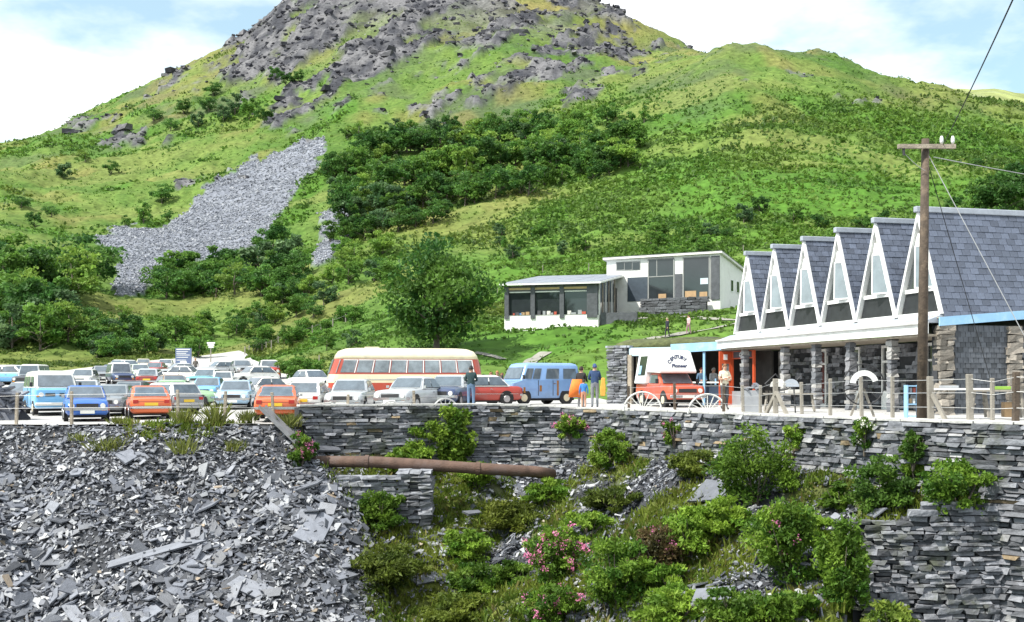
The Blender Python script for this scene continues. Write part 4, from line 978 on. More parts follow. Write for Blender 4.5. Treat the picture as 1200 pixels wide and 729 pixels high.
# boulders of the crags
N = 60000
pxs = R2.uniform(40, 1200, N); Ys = np.exp(R2.uniform(math.log(300), math.log(780), N)); Xs = (pxs - CXP) / F * Ys
zz, rk2, _, _, _, _, pyy, _ = land(Xs, Ys, True); kk = (R2.random(N) < rk2 * .5); Xs, Ys, zz = Xs[kk], Ys[kk], zz[kk]; n = len(Xs)
base = np.array([(-1,-1,-1),(1,-1,-1),(1,1,-1),(-1,1,-1),(-1,-1,1),(1,-1,1),(1,1,1),(-1,1,1)], float)
zz = zz - .25; sz = np.exp(R2.normal(-.45, .5, n)) * Ys / 600; q = base[None] + R2.uniform(-.45, .45, (n, 8, 3)); q *= sz[:, None, None] * np.array([1.3, .8, .5]) * .9
ang = R2.uniform(0, 6.28, n); c_, s_ = np.cos(ang)[:, None], np.sin(ang)[:, None]
q = np.stack([q[..., 0]*c_ - q[..., 1]*s_, q[..., 0]*s_ + q[..., 1]*c_, q[..., 2]], -1) + np.stack([Xs, Ys, zz], -1)[:, None]
col = np.array([C3(.045,.045,.055), C3(.09,.088,.10), C3(.14,.135,.145), C3(.22,.215,.22)])[R2.choice(4, n, p=[.3,.35,.25,.1])] * R2.uniform(.8, 1.2, (n, 1))
bo = obj('crag_boulders', np_mesh('crag_boulders', q.reshape(-1, 3), (np.arange(n)[:, None, None]*8 + BOXF[None]).reshape(-1, 4), np.repeat(col, 8, 0)), mat('crag_rock', (1,1,1), rough=.9, var=.4, scale=.4, attr=True, bump=.6, bscale=1.0, spec=.2)); tag(bo, 'grey boulders and broken rock covering the mountain crags', 'boulders', kind='stuff')
# slate chips of the scree
N = 60000
pxs = R2.uniform(100, 420, N); Ys = np.exp(R2.uniform(math.log(180), math.log(480), N)); Xs = (pxs - CXP) / F * Ys
zz, _, sc2, _, _, _, _, _ = land(Xs, Ys, True); kk = (sc2 > .5) & (R2.random(N) < .8); Xs, Ys, zz = Xs[kk], Ys[kk], zz[kk]; n = len(Xs)
nr = R2.normal(0, .5, (n, 3)) + np.array([0, -.5, 1]); pl2 = plates(np.stack([Xs, Ys, zz + .1], -1), nr, R2.uniform(.25, .8, n) * Ys / 330, R2.uniform(.4, .9, n), R2.uniform(.04, .12, n), R2)
col = lerp(C3(.12,.13,.155), C3(.24,.25,.28), R2.random(n))
so_ = obj('scree_slates', np_mesh('scree_slates', pl2.reshape(-1, 3), (np.arange(n)[:, None, None]*8 + BOXF[None]).reshape(-1, 4), np.repeat(col, 8, 0)), slate_many); tag(so_, 'grey slate scree spilling down the mountainside', 'scree', kind='stuff')

# ---- pit side: grass, ferns and shrubs
N = 70000
X = R2.uniform(-14, 13, N); Y = R2.uniform(18, 43, N); px = CXP + F*X/Y; s, p = rimdist(X, Y); Z = pit(X, Y); py = HZ - (Z - CAMZ)*F/Y
g = pitgrass(X, Y, px, s)
kk = (s > .3) & (py < 780) & (px < 1230) & (R2.random(N) < np.clip(g * 1.0, 0, 1)) & ~((px > 1000) & (p > 1060) & (s > np.interp(p, TO_P, TO_S) - .3))
rim = (s > -.5) & (s < .9) & (px < 350) & (px > -20) & (fbm(X*.7, Y*.7, 3, 19) > .44) & (R2.random(N) < .8)
ledge = (p > 1060) & (s > .2) & (s < np.interp(p, TO_P, TO_S) - .3) & (px < 1150) & (R2.random(N) < .6)
kk |= rim | ledge
X, Y, Z, px = [a[kk] for a in (X, Y, Z, px)]; n = len(X); per = 6
dist = fbm(X*.5, Y*.5, 3, 33)
cb = lerp(C3(.07,.125,.016), C3(.21,.25,.042), sm(.3, .7, dist)[:] * .6 + .4 * R2.random(n)); cb = lerp(cb, C3(.17,.135,.05), (R2.random(n) < .12) * .8)
B_ = np.repeat(np.stack([X, Y, Z], -1), per, 0) + R2.normal(0, .10, (n*per, 3)) * np.array([1, 1, 0]); h_ = np.repeat(R2.uniform(.10, .34, n), per) * R2.uniform(.5, 1.3, n*per)
d_ = R2.normal(0, .45, (n*per, 3)); d_[:, 2] = 1; d_[:, 1] -= .25; d_ /= np.linalg.norm(d_, axis=1, keepdims=True); sd_ = np.cross(d_, R2.normal(size=(n*per, 3))); sd_ /= np.linalg.norm(sd_, axis=1, keepdims=True)
H_ = h_[:, None]; qd = np.stack([B_ - sd_*H_*.10, B_ + sd_*H_*.10, B_ + d_*H_*.6 + sd_*H_*.07, B_ + d_*H_ + np.array([0, 0, -.12])*H_], 1)
go = obj('pit_grass', np_mesh('pit_grass', qd.reshape(-1, 3), np.arange(n*per*4).reshape(-1, 4), np.repeat(np.repeat(cb, per, 0) * R2.uniform(.75, 1.25, (n*per, 1)), 4, 0)), leaf_attr); tag(go, 'rough grass and moss growing over the slate slope', 'grass', kind='stuff')
flower = mat('pink_blossom', (.72,.22,.42), rough=.6, var=.25, scale=3, trans=.3, objvar=.1)
flower_w = mat('white_blossom', (.75,.74,.66), rough=.6, var=.1, trans=.3)
def shrub(name, label, cat, px_, py_, w, h, tint, seed, nf=0, fl=None, leaf=.058, n=None, q=None, long=2.0, mat_=None):
    r = np.random.default_rng(seed); q = q or hitp(px_, py_); W_ = w / F * q.y; H2 = h / F * q.y
    o = thing(name, label, cat, (q.x, q.y, q.z - .05), 0)
    n = n or int(min(6000, 1900 * W_ * H2 + 350)); cl = max(10, int(n / 90)); p, k, off = crown_pts(r, n, cl, W_, H2 * 1.05, -.03 * H2, .1)
    cv = np.array([lerp(np.array(tint[0]), np.array(tint[1]), np.array(r.random())) for _ in range(cl)])
    obj('foliage', leaf_mesh('foliage', p, leaf * r.uniform(.7, 1.4, n), cv[k] * r.uniform(.75, 1.3, (n, 1)), r, out=off, long=long), leaf_attr, o)
    mb = MB()
    for _ in range(6):
        a = r.uniform(0, 6.28); l = r.uniform(.2, .4) * W_; mb.tube([(0, 0, -.1), (math.cos(a)*l*.5, math.sin(a)*l*.5, H2*.35), (math.cos(a)*l, math.sin(a)*l, H2*.75)], [.03, .02, .008], 5)
    mb.build('stems', bark, o)['kind'] = 'stuff'
    if nf:
        p2 = p[r.choice(len(p), nf * 2)]; c = np.array([0, 0, H2/2]); p2 = c + (p2 - c) * 1.12; p2 = p2[(p2[:, 1] < .15 * W_)]
        p2 = p2[p2[:, 2] > .3 * H2][:max(8, int(nf / 2))]; per = 22; P_ = np.repeat(p2, per, 0) + r.normal(0, .05, (len(p2)*per, 3))
        f = leaf_mesh('blossom', P_, np.full(len(P_), .045), np.ones((len(P_), 3)), r, long=1.2)
        b = obj('blossom', f, fl or flower, o); b['kind'] = 'stuff'
    return o
G1 = ((.045,.115,.014), (.18,.29,.035)); G2 = ((.08,.175,.018), (.27,.40,.05)); G3 = ((.034,.085,.016), (.11,.20,.028)); G4 = ((.06,.06,.02), (.16,.11,.05))
shrub('climbing_shrub', 'tall bright green shrub growing up the wall by the man in dark jacket', 'shrub', 533, 545, 44, 76, G2, 1, leaf=.085)
shrub('leafy_shrub', 'loose light green shrub against the wall left of the tall climbing one', 'shrub', 498, 540, 46, 46, G2, 2)
shrub('rhododendron', 'small pink rhododendron at the left end of the rusty pipe', 'shrub', 352, 548, 34, 42, G1, 3, 40)
shrub('leafy_shrub', 'bright green shrub at the wall foot below the red camper truck', 'shrub', 716, 548, 48, 44, G2, 4)
shrub('leafy_shrub', 'large dense dark green shrub high on the slope right of centre', 'shrub', 886, 592, 96, 92, G1, 5)
shrub('rhododendron', 'pink flowering rhododendron in the centre of the slate slope', 'shrub', 650, 682, 62, 68, G1, 6, 130)
shrub('rhododendron', 'pink rhododendron cut by the bottom edge of the picture', 'shrub', 648, 738, 66, 52, G1, 7, 60)
shrub('leafy_shrub', 'rounded bright green shrub at bottom centre right of the pink rhododendrons', 'shrub', 722, 716, 84, 84, G1, 8)
shrub('leafy_shrub', 'leafy green shrub half way down the slope right of the brownish one', 'shrub', 812, 650, 70, 62, G2, 9)
shrub('brown_shrub', 'brownish shrub with faded blossom in the middle of the slope', 'shrub', 772, 672, 64, 58, G4, 10, 18)
shrub('rhododendron', 'tall green rhododendron with few pink blooms left of the lower wall', 'shrub', 925, 690, 84, 100, G1, 11, 14)
shrub('leafy_shrub', 'dark upright shrub against the left end of the lower wall', 'shrub', 986, 720, 62, 112, G1, 12)
shrub('leafy_shrub', 'wide dark shrub on the ledge at left above the lower wall', 'shrub', 1030, 606, 72, 66, G3, 13)
shrub('round_shrub', 'small round bright green shrub on the ledge between two dark ones', 'shrub', 1075, 574, 40, 52, G2, 14)
shrub('leafy_shrub', 'wide green shrub on the ledge at right above the lower wall', 'shrub', 1124, 612, 84, 68, G1, 15)
shrub('yellow_shrub', 'yellow green shrub rising from the bottom edge before the lower wall', 'shrub', 1046, 745, 66, 44, ((.09,.15,.02), (.24,.30,.05)), 16, q=P3(1046, 745, 23.6))
shrub('leafy_shrub', 'dark olive shrub at bottom right of centre among slate pieces', 'shrub', 860, 735, 80, 50, G1, 17)
shrub('fern_clump', 'green fern clump growing over the top of the rusty pipe', 'fern', 472, 556, 40, 34, G2, 18, leaf=.06, long=3)
shrub('fern_clump', 'green fern clump hanging below the rusty pipe joint', 'fern', 560, 575, 44, 34, G2, 19, leaf=.06, long=3)
shrub('fern_clump', 'dark green fern mound left of the square stone pier', 'fern', 445, 620, 60, 44, G1, 20, leaf=.06, long=3)
shrub('fern_clump', 'broad yellow green fern mound right of the square pier', 'fern', 600, 625, 86, 40, ((.06,.09,.012), (.17,.20,.03)), 21, leaf=.06, long=3)
shrub('fern_clump', 'grassy fern mound at bottom left of the green slope', 'fern', 450, 690, 90, 52, ((.05,.085,.012), (.15,.19,.03)), 22, leaf=.06, long=3)
shrub('fern_clump', 'dark fern clump on the lip at right of the pipe end', 'fern', 720, 600, 70, 34, ((.05,.08,.012), (.14,.18,.03)), 23, leaf=.06, long=3)
shrub('fern_clump', 'low ferns between the two lowest rhododendrons', 'fern', 600, 690, 60, 34, G1, 24, leaf=.06, long=3)
for i_, (lb_, a_, b_, w2_, h2_, t_) in enumerate([('pale green fern below the square pier', 545, 655, 60, 36, G2), ('mossy fern bank left of the pink rhododendron', 560, 700, 70, 40, G1), ('fern patch above the central pink rhododendron', 690, 635, 60, 34, G2), ('bushy fern right of the brownish shrub', 850, 625, 64, 42, G2),
 ('feathery fern below the large dark shrub', 905, 640, 60, 40, G1), ('low fern left of the dark upright shrub', 955, 640, 50, 38, G2), ('wide fern along the bottom edge right of centre', 790, 736, 90, 46, G2), ('fern at the bottom edge below the tall rhododendron', 925, 740, 70, 44, G1), ('grassy fern at the bottom edge left of centre', 540, 735, 90, 40, ((.08,.13,.018), (.22,.27,.04))),
 ('light fern between brownish shrub and bright leafy shrub', 790, 700, 60, 40, G2), ('small fern under the right end of the pipe', 640, 590, 60, 30, G2), ('fern at the foot of the wall left of the large dark shrub', 815, 560, 60, 34, ((.08,.12,.018), (.20,.25,.04))), ('fern clinging left of the ledge shrubs', 985, 600, 44, 36, G1)]):
    shrub('fern_clump', lb_, 'fern', a_, b_, w2_, h2_, t_, 60 + i_, leaf=.06, long=2.6)
def onwall(a, b): Yw = float(yrim(a)) - .35; return P3(a, b, Yw)
shrub('wall_rhododendron', 'pink flowered plant hanging on the wall below the blue van', 'shrub', 0, 0, 38, 36, G2, 30, 50, q=onwall(668, 512), leaf=.06)
shrub('wall_rhododendron', 'small pink flowered plant on the wall below the white camper', 'shrub', 0, 0, 28, 34, G1, 31, 16, q=onwall(790, 520), leaf=.06)
shrub('wall_shrub', 'white flowered plant on the wall top below the iron wheel', 'shrub', 0, 0, 34, 42, G1, 32, 22, flower_w, q=onwall(1013, 528), leaf=.06)
shrub('wall_shrub', 'leafy plant on the wall top below the blue shelf', 'shrub', 0, 0, 34, 44, G3, 33, q=onwall(1070, 545), leaf=.06)
shrub('wall_shrub', 'small green plant on the wall top left of the white trestles', 'shrub', 0, 0, 36, 36, G2, 34, q=onwall(930, 525), leaf=.06)
def tussock(label, px_, py_, w, h, tint, seed):
    r = np.random.default_rng(seed); q = hitp(px_, py_) if py_ > 497 else Vector((PX(px_, 40.6), 40.6, PZ(py_, 40.6)))
    W_, H2 = w/F*q.y, h/F*q.y; n = 150; B_ = r.normal(0, W_*.13, (n, 3)) * np.array([1, 1, 0]); d = r.normal(0, .33, (n, 3)); d[:, 2] = 1; d += B_ / W_ * 1.2; d /= np.linalg.norm(d, axis=1, keepdims=True)
    s_ = np.cross(d, r.normal(size=(n, 3))); s_ /= np.linalg.norm(s_, axis=1, keepdims=True); L = (H2 * r.uniform(.4, .75, n))[:, None]
    qd = np.stack([B_ - s_*.016, B_ + s_*.016, B_ + d*L*.6 + s_*.012, B_ + d*L + np.array([0, 0, -.12])*L], 1)
    o = thing('grass_tussock', label, 'grass tussock', (q.x, q.y, q.z - .03)); col = lerp(np.array(tint[0]), np.array(tint[1]), r.random(n))
    obj('blades', np_mesh('blades', qd.reshape(-1, 3), np.arange(n*4).reshape(-1, 4), np.repeat(col, 4, 0)), leaf_attr, o)['kind'] = 'stuff'
TT = ((.11,.14,.03), (.27,.29,.08))
for a in [('dry grass tussock on the rim left of the orange saloon', 128, 528, 50, 34), ('tall rush tussock on the rim before the silver saloon', 253, 494, 34, 44), ('small rush tussock on the rim right of the tall one', 288, 492, 30, 24), ('pale grass tussock on the rim below the green car', 215, 494, 36, 32), ('grass tussock on the rim between blue saloon and orange saloon', 140, 497, 26, 20), ('yellow grass tussock low on the rim below the silver saloon', 215, 532, 50, 36), ('bright grass tussock beside the steel channel', 338, 500, 40, 34), ('pale tussock on the slate edge left of the steel channel', 275, 528, 40, 26), ('low tussock below the blue saloon at the rim', 95, 516, 40, 18)]:
    tussock(*a, TT, hash(a[1]) % 999)
# ================================================================== VEHICLES
glass_car = mat('car_glass', (.10,.125,.15), rough=.05, var=.35, scale=2.2, spec=.9)
chrome = mat('chrome', (.62,.62,.63), rough=.22, metal=.9, var=.05)
rubber = mat('tyre_rubber', (.022,.022,.023), rough=.85, var=.2)
hubm = mat('hub_steel', (.45,.45,.46), rough=.35, metal=.7, var=.1)
under = mat('underbody', (.025,.025,.026), rough=.9, var=.2)
lamp = mat('lamp_glass', (.78,.78,.74), rough=.12, var=.05, spec=.8)
redlamp = mat('red_lamp', (.42,.02,.015), rough=.2, var=.1, spec=.8)
amber = mat('amber_lamp', (.75,.30,.03), rough=.2, var=.1)
plate_w = mat('plate_white', (.75,.75,.70), rough=.5, var=.05); plate_y = mat('plate_yellow', (.75,.50,.04), rough=.5, var=.05)
trimk = mat('black_trim', (.03,.03,.032), rough=.6, var=.1)
_paint = {}
PC = dict(blue=(.030,.13,.48), skyblue=(.16,.42,.72), paleblue=(.34,.50,.66), orange=(.66,.13,.035), red=(.42,.045,.03), white=(.76,.75,.71), cream=(.68,.60,.42), silver=(.46,.48,.50), grey=(.22,.235,.25),
          dark=(.05,.055,.065), navy=(.035,.055,.13), green=(.30,.50,.28), palegreen=(.50,.60,.48), teal=(.11,.32,.36), bronze=(.24,.16,.10), maroon=(.24,.035,.03), vanblue=(.20,.34,.60))
def paint(c):
    if c not in _paint: _paint[c] = mat('paint_' + c, PC[c], rough=.32, var=.07, scale=1.5, coat=.5, spec=.5, dirt=tuple(v * .7 + .05 for v in PC[c]), dirtscale=1.6)
    return _paint[c]
def rrect(x0, x1, w, r, z, n=3, nose=0.0):
    """rounded rectangle ring in plan, x along the vehicle"""
    pts = []
    r = min(r, w * .9, (x1 - x0) * .45)
    for cx, cy, a0 in ((x1 - r, w - r, 0), (x0 + r, w - r, 90), (x0 + r, -w + r, 180), (x1 - r, -w + r, 270)):
        for k in range(n + 1):
            a = R(a0 + 90 * k / n); pts.append((cx + r * math.cos(a), cy + r * math.sin(a), z))
    return pts
def bilin(q, u, v): return (q[0]*(1-u) + q[1]*u)*(1-v) + (q[3]*(1-u) + q[2]*u)*v
def pane(q, u0, u1, v0, v1, off, t=.012):
    """glazing let into quad q (bottom-left, bottom-right, top-right, top-left), standing proud by off"""
    q = [Vector(p) for p in q]; n = (q[1]-q[0]).cross(q[3]-q[0]).normalized()
    c = [bilin(q, u0, v0), bilin(q, u1, v0), bilin(q, u1, v1), bilin(q, u0, v1)]
    return MB().prism([p + n * (off - t) for p in c], n * t)
KINDS = {  # L, W, H, hood, belt, boot, cowl x, roof front x, roof rear x, rear base x, wheelbase, wheel r
 'saloon':   (4.25, 1.64, 1.40, .88, .90, .90, .62, .14, -.98, -1.48, 2.55, .30),
 'fastback': (4.10, 1.62, 1.36, .86, .88, .86, .62, .12, -.72, -1.75, 2.45, .30),
 'estate':   (4.25, 1.64, 1.42, .88, .90, .90, .62, .14, -1.72, -2.02, 2.55, .30),
 'hatch':    (3.60, 1.54, 1.40, .86, .88, .86, .72, .28, -1.05, -1.62, 2.30, .28),
 'mini':     (3.10, 1.42, 1.36, .84, .85, .84, .80, .50, -1.00, -1.35, 2.05, .25),
 'jeep':     (3.60, 1.62, 1.86, 1.05, 1.08, 1.0, .55, .42, -1.70, -1.76, 2.2, .36),
}
TPL = {}
def car_template(kind):
    if kind in TPL: return TPL[kind]
    L, Wd, H, hood, belt, boot, xc, xr, xq, xb, wb, wr = KINDS[kind]; w = Wd / 2; P = []
    zlo = .24 if kind != 'jeep' else .42
    def sec(x, lo, top, f):
        ww = w * f; mid = lo + (top - lo) * .5
        return [(x, 0, lo), (x, ww*.86, lo), (x, ww*.97, lo + .10), (x, ww, mid), (x, ww*.975, top - .10), (x, ww*.90, top - .02), (x, ww*.5, top + .012), (x, 0, top + .02),
                (x, -ww*.5, top + .012), (x, -ww*.90, top - .02), (x, -ww*.975, top - .10), (x, -ww, mid), (x, -ww*.97, lo + .10), (x, -ww*.86, lo)]
    st = [(-L/2, zlo + .14, boot - .13, .90), (-L/2 + .05, zlo + .06, boot - .05, .95), (-L/2 + .20, zlo + .01, boot - .01, .985), (xb, zlo, belt, 1), (0, zlo, belt, 1), (xc, zlo, belt - .005, 1), (xc + .35, zlo, hood, .99),
          (L/2 - .30, zlo + .01, hood - .05, .97), (L/2 - .08, zlo + .05, hood - .11, .94), (L/2, zlo + .12, hood - .19, .89)]
    P.append(('body', MB().loft([sec(*s_) for s_ in st]).mesh('body', smooth='auto'), 'paint', None))
    # cabin
    wt = w * .76; wbm = w * .955
    rings = [rrect(xb, xc, wbm, .10, belt - .03), rrect(xb + (xq - xb)*.5, xc + (xr - xc)*.5, (wbm + wt)/2 + .015, .12, (belt + H)/2), rrect(xq + .03, xr - .03, wt + .02, .14, H - .05), rrect(xq + .14, xr - .14, wt - .10, .12, H)]
    P.append(('cabin', MB().loft(rings).mesh('cabin', smooth='auto'), 'roof', None))
    z0, z1 = belt - .02, H - .045
    f4 = [(xc, wbm*.97, z0), (xc, -wbm*.97, z0), (xr - .02, -wt, z1), (xr - .02, wt, z1)]
    f4 = [f4[1], f4[0], f4[3], f4[2]]
    P.append(('windscreen', pane(f4, .055, .945, .10, .90, .035).mesh('windscreen'), glass_car, None))
    P.append(('window_trim', pane(f4, .03, .97, .055, .945, .026).mesh('window_trim'), chrome, None))
    b4 = [(xb, wbm*.97, z0), (xb, -wbm*.97, z0), (xq + .02, -wt, z1), (xq + .02, wt, z1)]
    P.append(('rear_window', pane(b4, .08, .92, .16, .88, .035).mesh('rear_window'), glass_car, None))
    for s_ in (1, -1):
        q = [(xb, wbm*s_, z0), (xc, wbm*s_, z0), (xr, wt*s_, z1), (xq, wt*s_, z1)]
        if s_ > 0: q = [q[1], q[0], q[3], q[2]]
        P.append(('window_trim', pane(q, .04, .95, .08, .90, .020).mesh('window_trim'), trimk, None))
        for (u0, u1) in ((.06, .46), (.50, .93)):
            P.append(('side_window', pane(q, u0, u1, .12, .86, .03).mesh('side_window'), glass_car, None))
    for s_ in (1, -1):
        for xw in (wb/2, -wb/2):
            m = MB().tube([(xw, s_*(w - .16), wr), (xw, s_*(w + .012), wr)], wr, 16).mesh('wheel'); P.append(('wheel', m, rubber, None))
            P.append(('hub_cap', MB().tube([(xw, s_*(w - .02), wr), (xw, s_*(w + .028), wr)], [wr*.62, wr*.52], 12).mesh('hub_cap'), hubm, 'wheel'))
            P.append(('wheel_arch', MB().tube([(xw, s_*(w - .03), wr + .03), (xw, s_*(w + .004), wr + .03)], wr + .055, 16).mesh('wheel_arch'), under, None))
    for s_, nm in ((1, 'front'), (-1, 'rear')):
        x = s_ * (L/2 + .05); P.append(('bumper', MB().loft([[(x - s_*.22, -w*1.0, .44), (x - s_*.22, -w*1.0, .54)], [(x - s_*.03, -w*.9, .44), (x - s_*.03, -w*.9, .54)], [(x, 0, .44), (x, 0, .54)], [(x - s_*.03, w*.9, .44), (x - s_*.03, w*.9, .54)], [(x - s_*.22, w*1.0, .44), (x - s_*.22, w*1.0, .54)]], cap=False, closed=False).mesh('bumper'), chrome, None))
    zl = hood - .26
    P.append(('grille', MB().bx(L/2 - .06, L/2 + .015, -w*.48, w*.48, zl - .085, zl + .085).mesh('grille'), trimk, None))
    for s_ in (1, -1):
        P.append(('headlight', MB().tube([(L/2 - .10, s_*w*.68, zl), (L/2 + .035, s_*w*.68, zl)], [.105, .095], 12).mesh('headlight'), lamp, None))
        P.append(('indicator', MB().bx(L/2 - .03, L/2 + .02, s_*w*.72 - .07, s_*w*.72 + .07, zl - .19, zl - .13).mesh('indicator'), amber, None))
        P.append(('tail_light', MB().bx(-L/2 - .012, -L/2 + .06, s_*w*.74 - .10, s_*w*.74 + .10, .66, .79).mesh('tail_light'), redlamp, None))
        P.append(('door_mirror', MB().bx(xc - .12, xc - .05, s_*(w + .03) - .05, s_*(w + .03) + .06, belt + .02, belt + .13).mesh('door_mirror'), chrome, None))
        P.append(('door_handle', MB().bx(-.55, -.42, s_*(w + .005) - .012, s_*(w + .005) + .012, belt - .16, belt - .13).mesh('door_handle'), chrome, None))
        P.append(('side_trim', MB().bx(-L/2 + .25, L/2 - .3, s_*(w + .003) - .008, s_*(w + .003) + .008, .52, .545).mesh('side_trim'), chrome, None))
    P.append(('window_trim', pane(b4, .055, .945, .11, .93, .026).mesh('window_trim'), chrome, None))
    P.append(('boot_seam', MB().bx(-L/2 - .004, -L/2 + .03, -w*.78, w*.78, boot - .15, boot - .135).mesh('boot_seam'), trimk, None))
    P.append(('number_plate', MB().bx(L/2 + .052, L/2 + .066, -.26, .26, .32, .44).mesh('number_plate'), plate_w, None))
    P.append(('number_plate', MB().bx(-L/2 - .026, -L/2 - .013, -.26, .26, .56, .68).mesh('number_plate'), plate_y, None))
    P.append(('underbody', MB().bx(-L/2 + .3, L/2 - .3, -w*.85, w*.85, .16, zlo + .06).mesh('underbody'), under, None))
    TPL[kind] = P; return P
def car(name, label, cat, kind, color, px_, py_, Y, head, roof=None, group='cars parked on the gravel', dz=0.0, scale=1.0, drop=()):
    """px_: column of the car's middle; Y: distance; head: bearing it faces in degrees, 0 = towards the viewer, 90 = to the right"""
    X = PX(px_, Y); z = gz(X, Y) if py_ is None else PZ(py_, Y)
    o = thing(name, label, cat, (X, Y, z + dz), R(head - 90) - math.atan2(X, Y), group); o.scale = (scale,) * 3
    wheel = None
    for (nm, me, m, par) in car_template(kind):
        if nm in drop: continue
        mm = paint(color) if m == 'paint' else paint(roof or color) if m == 'roof' else m
        ob = obj(nm, me, mm, wheel if par else o)
        if nm == 'wheel': wheel = ob
    return o
# near row
car('saloon_car', 'bright blue saloon facing forward at the front left of the car park', 'car', 'saloon', 'blue', 100, None, 44.5, 2)
car('saloon_car', 'orange saloon parked tail towards the viewer in the left front row', 'car', 'fastback', 'orange', 173, None, 46.5, 184)
car('saloon_car', 'grey saloon facing forward just behind the bright blue one', 'car', 'saloon', 'grey', 133, None, 50.5, -12)
car('saloon_car', 'silver blue saloon facing forward left of the orange fastback', 'car', 'saloon', 'paleblue', 277, None, 55.0, -6)
car('fastback_car', 'orange fastback with wide rear window and yellow number plate', 'car', 'fastback', 'orange', 327, None, 43.6, 176)
car('hatchback_car', 'white hatchback seen from behind, right of the orange fastback', 'car', 'hatch', 'white', 362, None, 46.5, 170)
car('saloon_car', 'pale silver saloon facing forward behind the wall below the coach front', 'car', 'saloon', 'silver', 412, None, 47.0, -10)
car('saloon_car', 'silver grey saloon turned slightly left before the middle of the coach', 'car', 'saloon', 'silver', 482, None, 46.8, -24)
car('estate_car', 'dark blue estate facing forward beside the man in dark jacket', 'car', 'estate', 'navy', 527, None, 49.5, -14, 'silver')
car('saloon_car', 'red saloon with white roof seen side on right of the man', 'car', 'saloon', 'red', 556, None, 51.5, -66, 'white')
car('estate_car', 'dark grey estate parked right behind the left orange saloon', 'car', 'estate', 'grey', 192, None, 50.5, -150, 'white')
car('hatchback_car', 'light green hatchback seen side on behind the dark grey estate', 'car', 'hatch', 'green', 212, None, 58.0, 80)
car('saloon_car', 'dark saloon with chrome window frame behind the left orange saloon', 'car', 'saloon', 'dark', 158, None, 57.0, 165)
car('saloon_car', 'pale blue saloon facing forward left of the silver blue one', 'car', 'saloon', 'skyblue', 244, None, 64.0, -10)
car('saloon_car', 'teal saloon in the row behind the pale blue saloon', 'car', 'saloon', 'teal', 242, None, 80.0, -20, 'white')
car('saloon_car', 'white saloon half hidden between silver blue saloon and orange fastback', 'car', 'saloon', 'white', 303, None, 62.0, -60)
car('small_car', 'small white car facing away behind the silver blue saloon', 'car', 'mini', 'white', 263, None, 76.0, 175)
car('small_van', 'red small car with white roof at the back right of the car park', 'car', 'mini', 'red', 315, None, 88.0, 5, 'white', scale=1.12)
car('saloon_car', 'white car beyond the white hatchback near the coach', 'car', 'saloon', 'white', 367, None, 72.0, 30)
car('saloon_car', 'grey saloon whose roof shows behind the bright blue one', 'car', 'saloon', 'silver', 101, None, 60.0, 175)
# middle and back rows
car('estate_car', 'white estate behind the blue and white van roof', 'car', 'estate', 'white', 98, None, 83.0, -10)
car('saloon_car', 'silver grey saloon in the third row beside the dark jeep', 'car', 'saloon', 'grey', 120, None, 92.0, 5)
car('jeep', 'dark four wheel drive with white roof in the third row', 'car', 'jeep', 'navy', 141, None, 84.0, 10, 'white')
car('estate_car', 'dull red estate seen from behind in the third row', 'car', 'estate', 'maroon', 178, None, 82.0, 170, 'silver')
car('saloon_car', 'red saloon in the last row below the hillside bushes', 'car', 'saloon', 'red', 182, None, 106.0, -15)
car('saloon_car', 'pale green saloon in the last but one row', 'car', 'saloon', 'palegreen', 164, None, 97.0, 8)
car('saloon_car', 'navy saloon in the last row at left', 'car', 'saloon', 'navy', 139, None, 122.0, -25, 'white')
car('saloon_car', 'white saloon in the last row right of the navy one', 'car', 'saloon', 'white', 152, None, 120.0, 20)
car('saloon_car', 'cream saloon in the last row above the pale green one', 'car', 'saloon', 'cream', 168, None, 126.0, 0)
car('saloon_car', 'white saloon at the end of the last row left of the notice board', 'car', 'saloon', 'white', 194, None, 122.0, -5)
car('saloon_car', 'silver saloon on the back track beyond the small white car', 'car', 'saloon', 'silver', 256, None, 100.0, -70)
car('saloon_car', 'grey saloon far back left of the red small car', 'car', 'saloon', 'grey', 283, None, 96.0, 10)
car('hatchback_car', 'white hatchback far back between silver and grey saloons', 'car', 'hatch', 'white', 297, None, 82.0, -65)
car('saloon_car', 'white saloon just left of the teal one', 'car', 'saloon', 'white', 221, None, 86.0, 70)
car('saloon_car', 'silver saloon below the notice board', 'car', 'saloon', 'silver', 208, None, 98.0, -75)
car('saloon_car', 'bronze saloon tucked behind the dark grey estate', 'car', 'saloon', 'bronze', 203, None, 70.0, 15)
car('jeep', 'black jeep with white top at the far left behind the van', 'car', 'jeep', 'dark', 37, None, 80.0, -20, 'white')
car('estate_car', 'white estate seen from the front above the blue and white van', 'car', 'estate', 'white', 60, None, 74.0, 3, scale=1.12)
car('estate_car', 'sky blue van roofed estate at the far left of the back row', 'car', 'estate', 'skyblue', 21, None, 88.0, 60, 'white', scale=1.1)
car('saloon_car', 'pale silver saloon jutting from the slate heap at far left', 'car', 'saloon', 'silver', 27, None, 56.0, -50)

